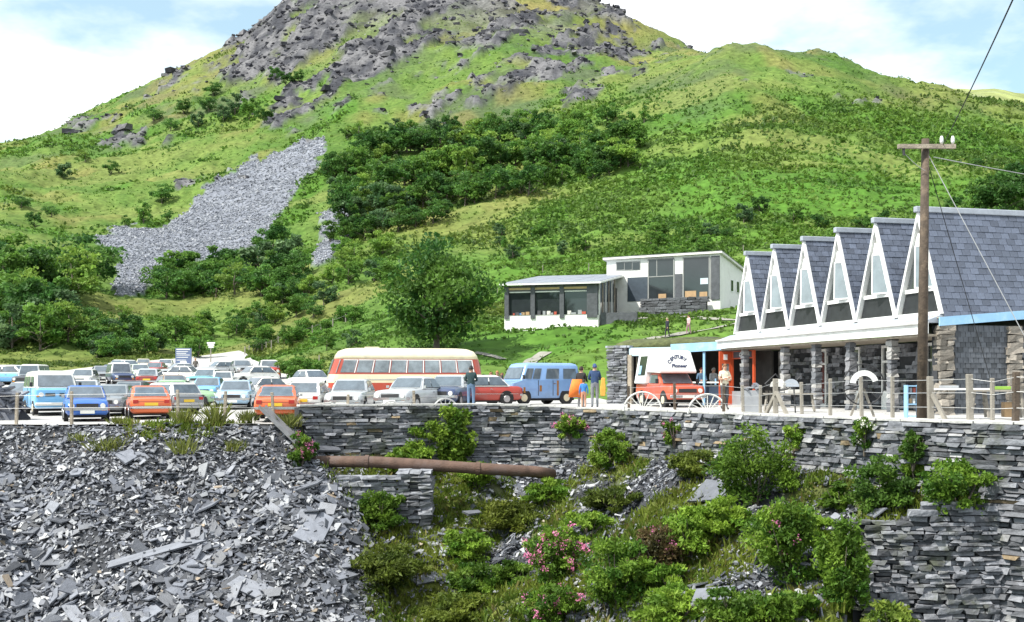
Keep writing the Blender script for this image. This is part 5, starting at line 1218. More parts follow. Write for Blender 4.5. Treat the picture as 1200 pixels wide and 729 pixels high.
# ---- vans: lower body loft + upper body loft
def van(name, label, L, Wd, H, belt, hood_z, hood_x, ws_top, lower, upper, px_, Y, head, panes=3, front_grille=True, rear_door=False, z=None, stripe=None):
    w = Wd / 2; X = PX(px_, Y); o = thing(name, label, 'van', (X, Y, gz(X, Y) if z is None else z), R(head - 90) - math.atan2(X, Y))
    nose = L/2; cx_ = hood_x
    lo = [rrect(-L/2, nose - .06, w*.93, .10, .30), rrect(-L/2 - .02, nose, w, .12, .42), rrect(-L/2 - .02, nose, w*1.01, .14, .75), rrect(-L/2, nose - .05, w, .14, hood_z), rrect(-L/2 + .01, cx_, w*.985, .10, belt)]
    MB().loft(lo).build('lower_body', paint(lower), o, smooth='auto')
    up = [rrect(-L/2 + .01, cx_ - .005, w*.98, .10, belt - .02), rrect(-L/2 + .08, ws_top, w*.88, .14, H - .16), rrect(-L/2 + .14, ws_top - .06, w*.82, .16, H - .06), rrect(-L/2 + .3, ws_top - .25, w*.65, .16, H)]
    MB().loft(up).build('upper_body', paint(upper), o, smooth='auto')
    z0, z1 = belt, H - .17
    f = [(cx_, -w*.95, z0), (cx_, w*.95, z0), (ws_top, w*.86, z1), (ws_top, -w*.86, z1)]
    pane(f, .06, .94, .10, .92, .03).build('windscreen', glass_car, o)
    bq = [(-L/2 + .01, w*.95, z0), (-L/2 + .01, -w*.95, z0), (-L/2 + .08, -w*.86, z1), (-L/2 + .08, w*.86, z1)]
    for u in ((.08, .47), (.53, .92)): pane(bq, *u, .12, .9, .03).build('rear_window', glass_car, o)
    for s_ in (1, -1):
        q = [(-L/2 + .01, w*.98*s_, z0), (cx_, w*.98*s_, z0), (ws_top, w*.88*s_, z1), (-L/2 + .08, w*.88*s_, z1)]
        if s_ > 0: q = [q[1], q[0], q[3], q[2]]
        sp_ = ((.04, .16), (.185, .30), (.40, .62), (.70, .93)) if s_ > 0 else ((.07, .30), (.38, .60), (.70, .815), (.84, .96))
        for (u0, u1) in sp_:
            sw = pane(q, u0, u1, .10, .84, .03).build('side_window', glass_car, o)
        # seams of the doors
        for xx in (cx_ - .95, -.35):
            MB().bx(xx - .012, xx + .012, s_*w*1.012 - .006, s_*w*1.012 + .006, .42, belt).build('door_seam', trimk, o)
        MB().bx(-.5, -.38, s_*w*1.02 - .015, s_*w*1.02 + .015, belt - .18, belt - .14).build('door_handle', chrome, o)
        for xw in (L/2 - .72, -L/2 + .85):
            wh = MB().tube([(xw, s_*(w - .2), .32), (xw, s_*(w + .015), .32)], .32, 16).build('wheel', rubber, o)
            MB().tube([(xw, s_*(w - .02), .32), (xw, s_*(w + .03), .32)], [.2, .17], 12).build('hub_cap', paint('cream'), wh)
            MB().tube([(xw, s_*(w - .03), .36), (xw, s_*(w + .006), .36)], .385, 16).build('wheel_arch', under, o)
        MB().tube([(nose - .10, s_*w*.72, hood_z - .20), (nose + .03, s_*w*.72, hood_z - .20)], [.11, .10], 12).build('headlight', lamp, o)
        MB().bx(nose - .04, nose + .025, s_*w*.88 - .06, s_*w*.88 + .06, hood_z - .30, hood_z - .24).build('indicator', amber, o)
        MB().bx(-L/2 - .04, -L/2 + .02, s_*w*.84 - .06, s_*w*.84 + .06, .70, .95).build('tail_light', redlamp, o)
        MB().bx(cx_ - .1, cx_ - .04, s_*(w + .1) - .06, s_*(w + .1) + .06, belt + .05, belt + .25).build('door_mirror', trimk, o)
    for s_ in (1, -1):
        if front_grille: MB().bx(nose - .05, nose + .012, s_*w*.32 - w*.22, s_*w*.32 + w*.22, hood_z - .28, hood_z - .14).build('grille', trimk, o)
        x = s_*(L/2 + .06); MB().box((x, 0, .50), (.10, Wd * 1.0, .13)).build('bumper', paint('white') if lower != 'vanblue' else chrome, o, bevel=.03)
    MB().bx(nose + .115, nose + .128, -.27, .27, .44, .56).build('number_plate', plate_w, o); MB().bx(-L/2 - .128, -L/2 - .115, -.27, .27, .44, .56).build('number_plate', plate_y, o)
    MB().bx(-L/2 + .3, L/2 - .3, -w*.8, w*.8, .18, .34).build('underbody', under, o)
    return o
van('camper_van', 'bright blue van with white upper half at the left front of the car park', 4.2, 1.86, 2.0, 1.22, 1.12, 1.72, 1.25, 'skyblue', 'white', 59, 51.5, 8)
bv = van('panel_van', 'pale blue passenger van parked sideways behind the stone wall', 3.95, 1.80, 1.98, 1.15, 1.02, 1.42, 1.12, 'vanblue', 'vanblue', 629, 53.5, -58)
rustp = mat('rust_patch', (.30,.13,.03), rough=.9, var=.3)
for (x, z, a, b) in ((.35, .62, .12, .32), (-.62, .42, .09, .8), (1.25, .55, .1, .3)): MB().bx(x - a/2, x + a/2, .905, .925, z, z + b*.9 if b < .5 else z + .72).build('rust_patch', rustp, bv)
for u, c in (((.42, .60), 0), ((.72, .91), 0)):
    pass
# ---- coach
def coach():
    Y = 63.0; X = PX(474, Y); o = thing('vintage_coach', 'cream and red vintage coach standing on the gravel before the lone tree', 'coach', (X, Y, gz(X, Y)), R(180 + 12))
    L, w = 8.7, 1.18; h = L / 2
    cream, red = paint('cream2'), paint('busred')
    lv = lambda *a: MB().loft([rrect(*k) for k in a])
    lv((-h + .2, h - .15, w*.98, .35, .34, 4), (-h + .05, h - .02, w, .45, .60, 4), (-h, h, w*1.005, .5, .95, 4)).build('skirt', red, o)
    lv((-h, h, w*1.005, .5, .95, 4), (-h, h - .02, w*1.01, .5, 1.15, 4), (-h + .03, h - .08, w*1.0, .5, 1.42, 4)).build('waist_band', cream, o)
    lv((-h + .03, h - .08, w*1.0, .5, 1.42, 4), (-h + .2, h - .38, w*.93, .5, 2.28, 4)).build('window_band', red, o)
    rf = lv((-h + .2, h - .38, w*.94, .5, 2.28, 4), (-h + .28, h - .46, w*.90, .5, 2.50, 4), (-h + .45, h - .62, w*.80, .45, 2.72, 4), (-h + .8, h - 1.0, w*.60, .4, 2.86, 4), (-h + 1.4, h - 1.6, w*.3, .25, 2.91, 4)).build('roof', cream, o, smooth=True)
    MB().bx(h - 2.9, h - 2.1, -.35, .35, 2.89, 2.97).build('roof_hatch', cream, rf, bevel=.02)
    for s_ in (1, -1):
        q = [(-h + .03, w*1.0*s_, 1.42), (h - .08, w*1.0*s_, 1.42), (h - .38, w*.93*s_, 2.28), (-h + .2, w*.93*s_, 2.28)]
        if s_ > 0: q = [q[1], q[0], q[3], q[2]]
        for k in range(8):
            u0 = .055 + k * .112; u1 = u0 + .096
            if s_ > 0 and k == 0: u0 += .01
            wv = pane(q, u0, u1, .12, .90, .02).build('side_window', glass_bus, o)
            wv2 = pane(q, u0 - .004, u1 + .004, .90, .95, .026).build('window_rail', white, wv)
            pane(q, u1 + .003, u1 + .009, .10, .95, .024).build('window_pillar', white, o)
        for xw in (h - 1.45, -h + 1.75):
            wh = MB().tube([(xw, s_*(w - .25), .46), (xw, s_*(w + .01), .46)], .46, 18).build('wheel', rubber, o)
            MB().tube([(xw, s_*(w - .03), .46), (xw, s_*(w + .05), .46)], [.26, .2], 14).build('hub_cap', hubm, wh); MB().tube([(xw, s_*(w - .04), .5), (xw, s_*(w + .006), .5)], .54, 18).build('wheel_arch', under, o)
        MB().bx(-h + .6, h - .9, s_*(w*1.012) - .012, s_*(w*1.012) + .012, 1.13, 1.17).build('chrome_strip', chrome, o)
        fq = [(h - .05, .04*s_, 1.40), (h - .12, w*.62*s_, 1.40), (h - .42, w*.58*s_, 2.30), (h - .36, .04*s_, 2.30)]
        if s_ < 0: fq = [fq[1], fq[0], fq[3], fq[2]]
        pane(fq, .03, .97, .06, .93, .05).build('windscreen', glass_bus, o)
        cq = [(h - .13, w*.66*s_, 1.42), (h - .50, w*.99*s_, 1.42), (h - .80, w*.92*s_, 2.28), (h - .44, w*.62*s_, 2.28)]
        if s_ < 0: cq = [cq[1], cq[0], cq[3], cq[2]]
        pane(cq, .08, .92, .08, .93, .06).build('corner_window', glass_bus, o)
        MB().tube([(h - .12, s_*.75, .80), (h + .03, s_*.75, .80)], [.12, .11], 12).build('headlight', lamp, o)
        MB().bx(-h - .02, -h + .05, s_*.85 - .07, s_*.85 + .07, .8, 1.0).build('tail_light', redlamp, o)
        rq = [(-h + .03, .08*s_, 1.42), (-h + .03, w*.55*s_, 1.42), (-h + .2, w*.5*s_, 2.28), (-h + .2, .08*s_, 2.28)]
        if s_ > 0: rq = [rq[1], rq[0], rq[3], rq[2]]
        pane(rq, .05, .95, .12, .90, .03).build('rear_window', glass_bus, o)
    MB().bx(h - .02, h + .03, -.55, .55, .55, .85).build('grille', chrome, o)
    for s_ in (1, -1): MB().box((s_*(h + .03), 0, .46), (.12, 2.2, .14)).build('bumper', chrome, o, bevel=.03)
    MB().bx(h + .10, h + .115, -.28, .28, .42, .54).build('number_plate', plate_w, o)
    MB().bx(-h + .5, h - .5, -.95, .95, .22, .4).build('underbody', under, o)
    return o
PC['cream2'] = (.74,.65,.44); PC['busred'] = (.42,.06,.03); PC['truckred'] = (.60,.10,.045)
glass_bus = mat('coach_glass', (.20,.23,.25), rough=.06, var=.5, scale=1.3, spec=.9)
coach()
# ---- red pick-up with a white demountable camper
def camper_truck():
    Y = 48.0; X = PX(784, Y); o = thing('camper_truck', 'red pickup truck carrying a white camper body lettered CENTURY', 'truck', (X, Y, gz(X, Y)), R(-90 + 14)); red = paint('truckred')
    L, w = 4.1, .80; h = L / 2
    lo = [rrect(-h, h - .05, w*.94, .12, .34), rrect(-h, h, w, .14, .5), rrect(-h, h, w, .14, .72), rrect(-h, h - .08, w*.98, .16, .90), rrect(-h + .05, .95, w*.96, .1, .97)]
    MB().loft(lo).build('lower_body', red, o, smooth='auto')
    cab = [rrect(-.55, .98, w*.955, .1, .95), rrect(-.5, .55, w*.84, .12, 1.42), rrect(-.45, .45, w*.76, .12, 1.48)]
    MB().loft(cab).build('cab', red, o, smooth='auto')
    f = [(.98, -w*.93, .96), (.98, w*.93, .96), (.55, w*.82, 1.42), (.55, -w*.82, 1.42)]
    pane(f, .05, .95, .08, .94, .03).build('windscreen', glass_car, o)
    for s_ in (1, -1):
        q = [(-.55, w*.955*s_, .97), (.98, w*.955*s_, .97), (.55, w*.84*s_, 1.42), (-.5, w*.84*s_, 1.42)]
        if s_ > 0: q = [q[1], q[0], q[3], q[2]]
        pane(q, .12, .85, .1, .88, .03).build('side_window', glass_car, o)
        for xw in (h - .72, -h + .85):
            wh = MB().tube([(xw, s_*(w - .18), .31), (xw, s_*(w + .02), .31)], .31, 16).build('wheel', rubber, o); MB().tube([(xw, s_*(w - .02), .31), (xw, s_*(w + .035), .31)], [.19, .16], 12).build('hub_cap', paint('cream'), wh)
            MB().tube([(xw, s_*(w - .03), .35), (xw, s_*(w + .008), .35)], .37, 16).build('wheel_arch', under, o)
        MB().tube([(h - .1, s_*w*.7, .70), (h + .03, s_*w*.7, .70)], [.1, .09], 12).build('headlight', lamp, o)
        MB().bx(.9, .96, s_*(w + .12) - .07, s_*(w + .12) + .07, 1.0, 1.2).build('door_mirror', trimk, o)
    MB().bx(h - .03, h + .015, -w*.5, w*.5, .62, .78).build('grille', trimk, o); MB().box((h + .05, 0, .46), (.1, 1.6, .12)).build('bumper', chrome, o, bevel=.02)
    MB().bx(h + .105, h + .118, -.26, .26, .40, .52).build('number_plate', plate_w, o)
    MB().bx(-h + .3, h - .3, -w*.8, w*.8, .18, .38).build('underbody', under, o)
    cw = mat('camper_white', (.80,.80,.78), rough=.4, var=.04, dirt=(.68,.67,.63), dirtscale=1.0)
    prof = [(-h + .2, 1.0), (-.58, 1.0), (-.58, 1.50), (1.02, 1.44), (1.06, 1.52), (.76, 2.34), (.45, 2.43), (-h + .25, 2.43)]
    def ww(z): return .92 - .17 * max(0, z - 1.0)
    A_ = [Vector((x, ww(z), z)) for x, z in prof]; B_ = [Vector((x, -ww(z), z)) for x, z in prof]; n = len(prof)
    mb = MB(); mb.add(A_ + B_, [tuple(range(n)), tuple(range(2*n - 1, n - 1, -1))] + [(i, n + i, n + (i+1) % n, (i+1) % n) for i in range(n)])
    cb = mb.build('camper_body', cw, o, bevel=.03)
    for s_ in (1, -1):
        q = [(-1.5, ww(1.35)*s_, 1.35), (-.65, ww(1.35)*s_, 1.35), (-.65, ww(2.2)*s_, 2.2), (-1.5, ww(2.2)*s_, 2.2)]
        if s_ > 0: q = [q[1], q[0], q[3], q[2]]
        wv = pane(q, 0, 1, 0, 1, .015).build('side_window', glassd, cb); pane(q, .1, .42, .06, .5, .03).build('curtain', bluep, wv)
    # lettering on the sloping front panel
    p0, p1 = Vector((1.06, 0, 1.52)), Vector((.76, 0, 2.34)); up = (p1 - p0).normalized(); rt = Vector((0, 1, 0)); nn = rt.cross(up).normalized()
    ink = mat('navy_lettering', (.035,.045,.10), rough=.6)
    M0 = Matrix((rt, up, nn)).transposed()
    for i, ch_ in enumerate('CENTURY'):
        t = (i - 3) * .27; rad = .70; c = p0 + up * (.05 + rad * math.cos(t * .9) - .16 - .0 + i * .018) + rt * (rad * math.sin(t * .9) * .78) + nn * .012
        obj('letter', text_mesh(ch_, .22), ink, cb, c, (M0 @ Matrix.Rotation(-t * .62, 3, 'Z')).to_euler())
    obj('lettering', text_mesh('Pioneer', .22, shear=.2), ink, cb, p0 + up * .24 + rt * .06 + nn * .012, M0.to_euler())
    return o
camper_truck()
# ================================================================== PEOPLE
skin_m = mat('skin', (.52,.30,.21), rough=.6, var=.08); skin_d = mat('tanned_skin', (.42,.22,.14), rough=.6, var=.08)
def cloth(n, c): return mat('cloth_' + n, c, rough=.9, var=.15, scale=9, bump=.2, bscale=25)
shoe = cloth('shoe', (.03,.028,.026))
def person(label, loc, rz, h=1.72, top=(.1,.1,.1), legs=(.1,.1,.12), hair=(.03,.02,.015), arms='down', skirt=False, bare_legs=False, stride=.0, skin=None, sleeves=True, coat=None, group=None, cap=False, bag=None):
    """arms: down, folded, front, raised; faces local +y"""
    s = h / 1.72; sk = skin or skin_m
    J = {'pel': (0,0,.95), 'bel': (0,.0,1.10), 'che': (0,.0,1.30), 'nec': (0,.0,1.46), 'hb': (0,.02,1.54), 'hm': (0,.03,1.62), 'ht': (0,.02,1.70)}
    Rr = {'pel': (.155,.115), 'bel': (.145,.105), 'che': (.165,.115), 'nec': (.058,.058), 'hb': (.070,.078), 'hm': (.080,.100), 'ht': (.052,.062)}
    E = [('pel','bel'),('bel','che'),('che','nec'),('nec','hb'),('hb','hm'),('hm','ht')]
    for q, sg in (('L', -1), ('R', 1)):
        st = stride * sg
        J.update({'sh'+q: (sg*.165,0,1.40), 'hi'+q: (sg*.085,0,.90), 'kn'+q: (sg*.095,.03 + st*.45,.50), 'an'+q: (sg*.10,-.03 + st*.8,.085), 'to'+q: (sg*.115,.12 + st*.8,.035)})
        if arms == 'down': J.update({'el'+q: (sg*.235,-.03 - st*.3,1.13), 'wr'+q: (sg*.25,.05 - st*.6,.88)})
        elif arms == 'folded': J.update({'el'+q: (sg*.25,.06,1.13), 'wr'+q: (-sg*.02,.21,1.17 + sg*.04)})
        elif arms == 'front': J.update({'el'+q: (sg*.23,.05,1.13), 'wr'+q: (sg*.10,.27,1.12)})
        elif arms == 'up': J.update({'el'+q: (sg*.26,.08,1.18), 'wr'+q: (sg*.12,.20,1.40)})
        a = Vector(J['wr'+q]); d = (a - Vector(J['el'+q])).normalized(); J['ha'+q] = tuple(a + d * .08)
        Rr.update({'sh'+q: (.068,.068), 'hi'+q: (.092,.092), 'kn'+q: (.062,.062), 'an'+q: (.042,.042), 'to'+q: (.038,.030), 'el'+q: (.047,.047), 'wr'+q: (.032,.032), 'ha'+q: (.036,.022)})
        E += [('che','sh'+q),('sh'+q,'el'+q),('el'+q,'wr'+q),('wr'+q,'ha'+q),('pel','hi'+q),('hi'+q,'kn'+q),('kn'+q,'an'+q),('an'+q,'to'+q)]
    names = list(J); me = bpy.data.meshes.new('body'); me.from_pydata([tuple(c * s for c in J[n]) for n in names], [(names.index(a), names.index(b)) for a, b in E], [])
    o = bpy.data.objects.new('tmp', me); COL.objects.link(o); m = o.modifiers.new('Skin', 'SKIN'); m.use_smooth_shade = True
    for i, n in enumerate(names):
        v = me.skin_vertices[0].data[i]; v.radius = (Rr[n][0]*s*1.06, Rr[n][1]*s*1.06); v.use_root = (n == 'pel')
    o.modifiers.new('Sub', 'SUBSURF').levels = 1
    dg = bpy.context.evaluated_depsgraph_get(); dg.update(); bm_ = bpy.data.meshes.new_from_object(o.evaluated_get(dg)); bpy.data.objects.remove(o)
    mb = bmesh.new(); mb.from_mesh(bm_)
    for q in 'LR':                                            # fingers and thumb
        a = Vector(J['ha'+q]) * s; d = (a - Vector(J['wr'+q])*s).normalized(); sd = d.cross(Vector((0,0,1))); sd = sd.normalized() if sd.length > .1 else Vector((1,0,0)); dn = d.cross(sd)
        for k in range(5):
            f = MB(); t = (k - 1.5) * .018 * s; b = a - d*.01*s + sd * t; ln = (.055, .07, .075, .066)[k] * s if k < 4 else .05*s
            if k == 4: b = a - d*.05*s - sd*.035*s; path = [b, b + (d*.6 - sd*.6)*ln, b + (d*1.2 - sd*.7)*ln]
            else: path = [b, b + d*ln*.6, b + d*ln + dn*ln*.25]
            f.tube(path, [.0088*s, .008*s, .006*s], 5)
            vv = [mb.verts.new(v) for v in f.v]
            for fc in f.f: mb.faces.new([vv[i] for i in fc])
    # nose
    n0 = MB().add([(x*s, y*s, z*s) for x, y, z in ((-.014,.125,1.60),(.014,.125,1.60),(0,.12,1.645),(0,.155,1.605))], [(0,1,3),(1,2,3),(2,0,3)]); vv = [mb.verts.new(v) for v in n0.v]; [mb.faces.new([vv[i] for i in fc]) for fc in n0.f]
    bmesh.ops.recalc_face_normals(mb, faces=mb.faces[:])
    for f in mb.faces:
        c = f.calc_center_median() / s; z = c.z; i = 1
        if z > 1.465: i = 2
        elif z < .10: i = 3
        elif z < .97 and abs(c.x) < .21: i = 0 if not bare_legs else (2 if z < .5 else 0)
        da = min((c - Vector(J['ha'+q])).length for q in 'LR'); wa = min((c - Vector(J['wr'+q])).length for q in 'LR')
        if da < .10 and wa < .20 and z > .6: i = 2
        if not sleeves and i == 1 and any((c - Vector(J['el'+q])).length < .14 for q in 'LR'): i = 2
        f.material_index = i; f.smooth = True
    mb.to_mesh(bm_); mb.free()
    nm = '%02d' % (len(bpy.data.materials) % 97)
    tm = cloth('top_%.2f_%.2f_%.2f' % top, top); lm = cloth('leg_%.2f_%.2f_%.2f' % legs, legs); hm_ = mat('hair_%.2f_%.2f' % hair[:2], hair, rough=.8, var=.3, scale=20)
    p = thing('person', label, 'person', loc, rz, group)
    
    for m_ in (lm, tm, sk, shoe): bm_.materials.append(m_)
    b = obj('body', bm_, None, p)
    rings = []
    for k in range(6):                                        # hair cap
        t = k / 5 * 1.55; rings.append([((.092*math.cos(t)*math.cos(a))*s, (.012 - .012*math.cos(t) + .118*math.cos(t)*math.sin(a))*s, (1.615 + .118*math.sin(t) - (.045*math.cos(t) if math.sin(a) < .3 else -.015*math.cos(t)))*s) for a in np.linspace(0, 2*math.pi, 13)[:-1]])
    MB().loft(rings).build('hair', hm_, p, smooth=True)
    for sg in (-1, 1):
        MB().box((sg*.032*s, .122*s, 1.632*s), (.018*s, .012*s, .010*s)).build('eye', shoe, p)
        MB().box((sg*.090*s, .025*s, 1.61*s), (.016*s, .03*s, .055*s)).build('ear', sk, p, bevel=.004)
    MB().box((0, .118*s, 1.572*s), (.042*s, .012*s, .008*s)).build('mouth', mat('lips', (.35,.12,.10), rough=.6), p)
    if coat or skirt:
        z0, z1 = (.62, 1.02) if coat else (.50, 1.0)
        rg = [[((.17 + .05*(1 - k/3))*s*math.cos(a), (.125 + .05*(1 - k/3))*s*math.sin(a), (z0 + (z1 - z0)*k/3)*s) for a in np.linspace(0, 2*math.pi, 15)[:-1]] for k in range(4)]
        MB().loft(rg, cap=False).build('coat_hem' if coat else 'skirt', cloth('hem_%.2f_%.2f' % (coat or legs)[:2], coat or legs), p, smooth=True)
    return p
def ppl(label, px_, Y, face, **k):
    """face: 0 towards the viewer, 180 away"""
    X = PX(px_, Y); return person(label, (X, Y, gz(X, Y) + k.pop('dz', 0)), R(180 + face), **k)
ppl('man in dark jacket and blue jeans standing by the red saloon, back turned', 552, 45.0, 175, top=(.02,.045,.05), legs=(.12,.19,.30), hair=(.012,.011,.012), h=1.76, arms='front')
ppl('woman in black top holding an orange coat beside the blue van', 681, 44.6, 150, top=(.022,.02,.02), legs=(.30,.30,.31), hair=(.03,.015,.012), arms='front', h=1.68)
ppl('child in blue jacket standing between the woman and the man in navy', 684, 43.9, 178, h=1.16, top=(.05,.20,.50), legs=(.50,.24,.15), hair=(.02,.015,.015), arms='down', bare_legs=True)
ppl('man in navy sweater and grey trousers seen from behind', 697, 44.3, 182, top=(.03,.06,.14), legs=(.22,.23,.25), hair=(.03,.06,.16), h=1.78, arms='front')
ppl('person in pale shirt with folded arms leaning by the shop corner', 849, 41.5, 20, top=(.72,.66,.52), legs=(.06,.065,.075), hair=(.20,.09,.04), h=1.72, arms='folded', sleeves=False)
ppl('person in red and blue inside the dark open shed', 822, 51.5, 10, top=(.08,.14,.22), legs=(.04,.04,.05), hair=(.25,.05,.03), arms='front')
ppl('person in white shirt inside the shed right of the blue post', 836, 51.8, 30, top=(.65,.66,.66), legs=(.04,.04,.05), hair=(.4,.38,.35), arms='front')
ppl('woman in orange top in the group beside the red saloon', 575, 57.0, 40, top=(.65,.22,.06), legs=(.7,.68,.62), hair=(.2,.1,.05), h=1.6)
ppl('person in dark coat and pale trousers in the group by the red saloon', 583, 56.5, -20, top=(.03,.035,.03), legs=(.6,.58,.55), hair=(.35,.16,.07), h=1.66, arms='front')
ppl('person in red and white right of the dark coated one', 588, 56.0, 60, top=(.55,.12,.08), legs=(.05,.05,.06), hair=(.15,.07,.03), h=1.55)
ppl('person with pale hair standing by the notice board among the cars', 229, 104.0, 0, top=(.10,.09,.08), legs=(.05,.05,.06), hair=(.45,.30,.16), h=1.75)
for (lb, px_, py_, t, l, hh) in (('walker in dark coat on the bank path below the white hall', 782, 396, (.02,.02,.035), (.03,.03,.04), (.4,.3,.22)), ('walker in pink and white on the bank path right of the dark one', 807, 392, (.62,.40,.42), (.30,.16,.20), (.08,.03,.02))):
    q = hit(px_, py_); person(lb, (q.x, q.y, q.z), R(120), top=t, legs=l, hair=hh, stride=.2, h=1.66)
q = P3(681, 462, 44.45)
oc = MB(); oc.loft([[(.30*math.cos(a) - .05, .10*math.sin(a), 0) for a in np.linspace(0, 6.283, 11)[:-1]], [(.27*math.cos(a) - .03, .12*math.sin(a), .35) for a in np.linspace(0, 6.283, 11)[:-1]], [(.20*math.cos(a), .12*math.sin(a), .72) for a in np.linspace(0, 6.283, 11)[:-1]]])
tag(oc.build('coat', mat('orange_cloth', (.78,.19,.03), rough=.8, var=.12, scale=6, bump=.3), None, smooth=True, loc=q + Vector((-.16, -.02, -.12))), 'bright orange coat held by the woman beside the blue van', 'coat')
q = P3(706.5, 464, 44.2)
tag(MB().loft([[(-.09, -.05, 0), (.09, -.05, 0), (.09, .05, 0), (-.09, .05, 0)], [(-.10, -.05, .3), (.11, -.05, .3), (.11, .05, .3), (-.10, .05, .3)], [(-.06, -.04, .72), (.08, -.04, .72), (.08, .04, .72), (-.06, .04, .72)]]).build('jacket', mat('amber_cloth', (.72,.34,.06), rough=.85, var=.15, scale=6), None, bevel=.02, loc=q), 'amber jacket hanging from the arm of the man in navy', 'jacket')
# ================================================================== FENCES, POLE, YARD THINGS
wire_m = mat('fence_wire', (.45,.45,.45), rough=.5, metal=.6, var=.1); cable_m = mat('black_cable', (.02,.02,.022), rough=.7, var=.1); porc = mat('porcelain', (.80,.80,.78), rough=.25, var=.03)
def rimpt(px_, off=.35): Y = float(yrim(px_)) + off; X = PX(px_, Y); return Vector((X, Y, gz(X, Y)))
fence = thing('post_and_wire_fence', 'weathered post and wire fence along the wall top before the shop', 'fence', (0, 0, 0))
posts = [(737, .9), (791, 1.0), (848, 1.0), (871, .95), (891, .95), (909, 1.15), (940, 1.05), (973, 1.15), (1010, 1.2), (1046, 1.2), (1091, 1.2), (1137, 1.25), (1163, 1.15), (1190, 1.3), (1250, 1.2), (1320, 1.2)]
tops = []
for i, (a, hgt) in enumerate(posts):
    p = rimpt(a); w_ = .14 if a in (909, 1091, 1137, 1190) else .09; lean = random.uniform(-.03, .03)
    m_ = timber_w if i not in (0, 1, 2, 13) else dark_timber
    MB().prism([(p.x - w_/2, p.y - w_/2, p.z - .1), (p.x + w_/2, p.y - w_/2, p.z - .1), (p.x + w_/2, p.y + w_/2, p.z - .1), (p.x - w_/2, p.y + w_/2, p.z - .1)], (lean, 0, hgt + .1)).build('post', m_, fence, bevel=.012)
    tops.append((p, hgt))
for (a, b) in ((909, 922), (909, 896), (1091, 1108)):
    p, q = rimpt(a), rimpt(b); MB().bar(p + Vector((0, -.1, .75)), q + Vector((0, -.1, .03)), .09, .09).build('brace', timber_w, fence)
for k in (.35, .65, .92):
    MB().tube([p + Vector((0, -.07, h * k - (.02 if i % 2 else 0))) for i, (p, h) in enumerate(tops)], .007, 5).build('wire', wire_m, fence)
fence2 = thing('rim_fence', 'sparse leaning post and wire fence along the car park rim on the left', 'fence', (0, 0, 0)); tops = []
for (a, hgt) in ((-30, 1.1), (19, 1.15), (84, 1.2), (209, 1.25), (263, 1.2), (321, 1.15), (407, .85), (486, .85)):
    p = rimpt(a, .25); MB().prism([(p.x - .05, p.y - .05, p.z - .1), (p.x + .05, p.y - .05, p.z - .1), (p.x + .05, p.y + .05, p.z - .1), (p.x - .05, p.y + .05, p.z - .1)], (random.uniform(-.08, .05), 0, hgt + .1)).build('post', timber, fence2, bevel=.01); tops.append((p, hgt))
for k in (.5, .9): MB().tube([p + Vector((0, -.05, h * k)) for p, h in tops], .006, 5).build('wire', wire_m, fence2)
hf = thing('hill_fence', 'line of pale fence posts climbing the grass bank above the track', 'fence', (0, 0, 0))
ends = [(287, 416), (292, 414.5), (297, 413.5), (302, 412.5), (307, 411), (312, 410), (318, 408), (326, 404), (335, 401), (345, 398), (356, 394), (366, 391), (376, 388), (390, 383), (405, 378)]
hp = []
for (a, b) in ends:
    q = hit(a, b, 90); MB().bx(q.x - .07, q.x + .07, q.y - .07, q.y + .07, q.z - .3, q.z + 1.25).build('post', timber_w, hf); hp.append(q + Vector((0, 0, 1.0)))
MB().tube(hp, .012, 4).build('wire', wire_m, hf)
hp = []
hf2 = thing('slope_fence', 'row of thin white posts on the slope above the coach and cafe', 'fence', (0, 0, 0))
for (a, b) in ((374, 432), (413, 378), (573, 348), (583, 345), (636, 320), (690, 317), (940, 292), (871, 296)):
    q = hit(a, b, 60); MB().bx(q.x - .05, q.x + .05, q.y - .05, q.y + .05, q.z - .3, q.z + 1.15).build('post', timber_w, hf2)
# ---- telegraph pole
pb = rimpt(1080, .55); pole = thing('telegraph_pole', 'tall dark wooden telegraph pole with crossarm before the slate shop', 'telegraph pole', pb)
top = P3(1084.5, 163, pb.y) - pb
MB().tube([(0, 0, -.2), tuple(top * .5), tuple(top)], [.135, .12, .095], 14).build('shaft', dark_timber, pole, smooth=True)
ca = P3(1050, 173, pb.y) - pb + Vector((0, -.14, 0)); cb_ = P3(1117, 173, pb.y) - pb + Vector((0, -.14, 0))
arm = MB().bar(ca, cb_, .09, .11).build('crossarm', timber, pole)
for a in (1101, 1114):
    q = P3(a, 170, pb.y) - pb + Vector((0, -.14, .0)); MB().tube([q, q + Vector((0, 0, .06)), q + Vector((0, 0, .14)), q + Vector((0, 0, .2))], [.025, .048, .045, .025], 10).build('insulator', porc, arm, smooth=True)
q = P3(1057, 176, pb.y) - pb; MB().tube([q + Vector((0, -.14, -.16)), q + Vector((0, -.14, .03))], .035, 8).build('insulator', trimk, arm)
def cable(label, a, b, r, m_, sag=.0, n=14):
    pts = [a.lerp(b, t) - Vector((0, 0, sag * 4 * t * (1 - t))) for t in np.linspace(0, 1, n)]
    o = MB().tube([p - a for p in pts], r, 6).build('cable', m_, None, loc=a); return tag(o, label, 'cable')
cable('thick black cable rising from the crossarm to the top right', P3(1105, 170, pb.y), P3(1195, -18, 13.0), .011, cable_m, .05)
cable('pale service wire running from the pole to the right over the roof', P3(1094, 184, pb.y), P3(1260, 214, 33.0), .010, wire_m, .02)
cable('pale stay wire slanting down from the pole to the right', P3(1086, 178, pb.y), P3(1225, 440, 27.0), .011, wire_m, .0)
cable('dark stay wire slanting down from the pole to the shop yard', P3(1087, 190, pb.y), P3(1168, 470, 31.5), .011, cable_m, .0)
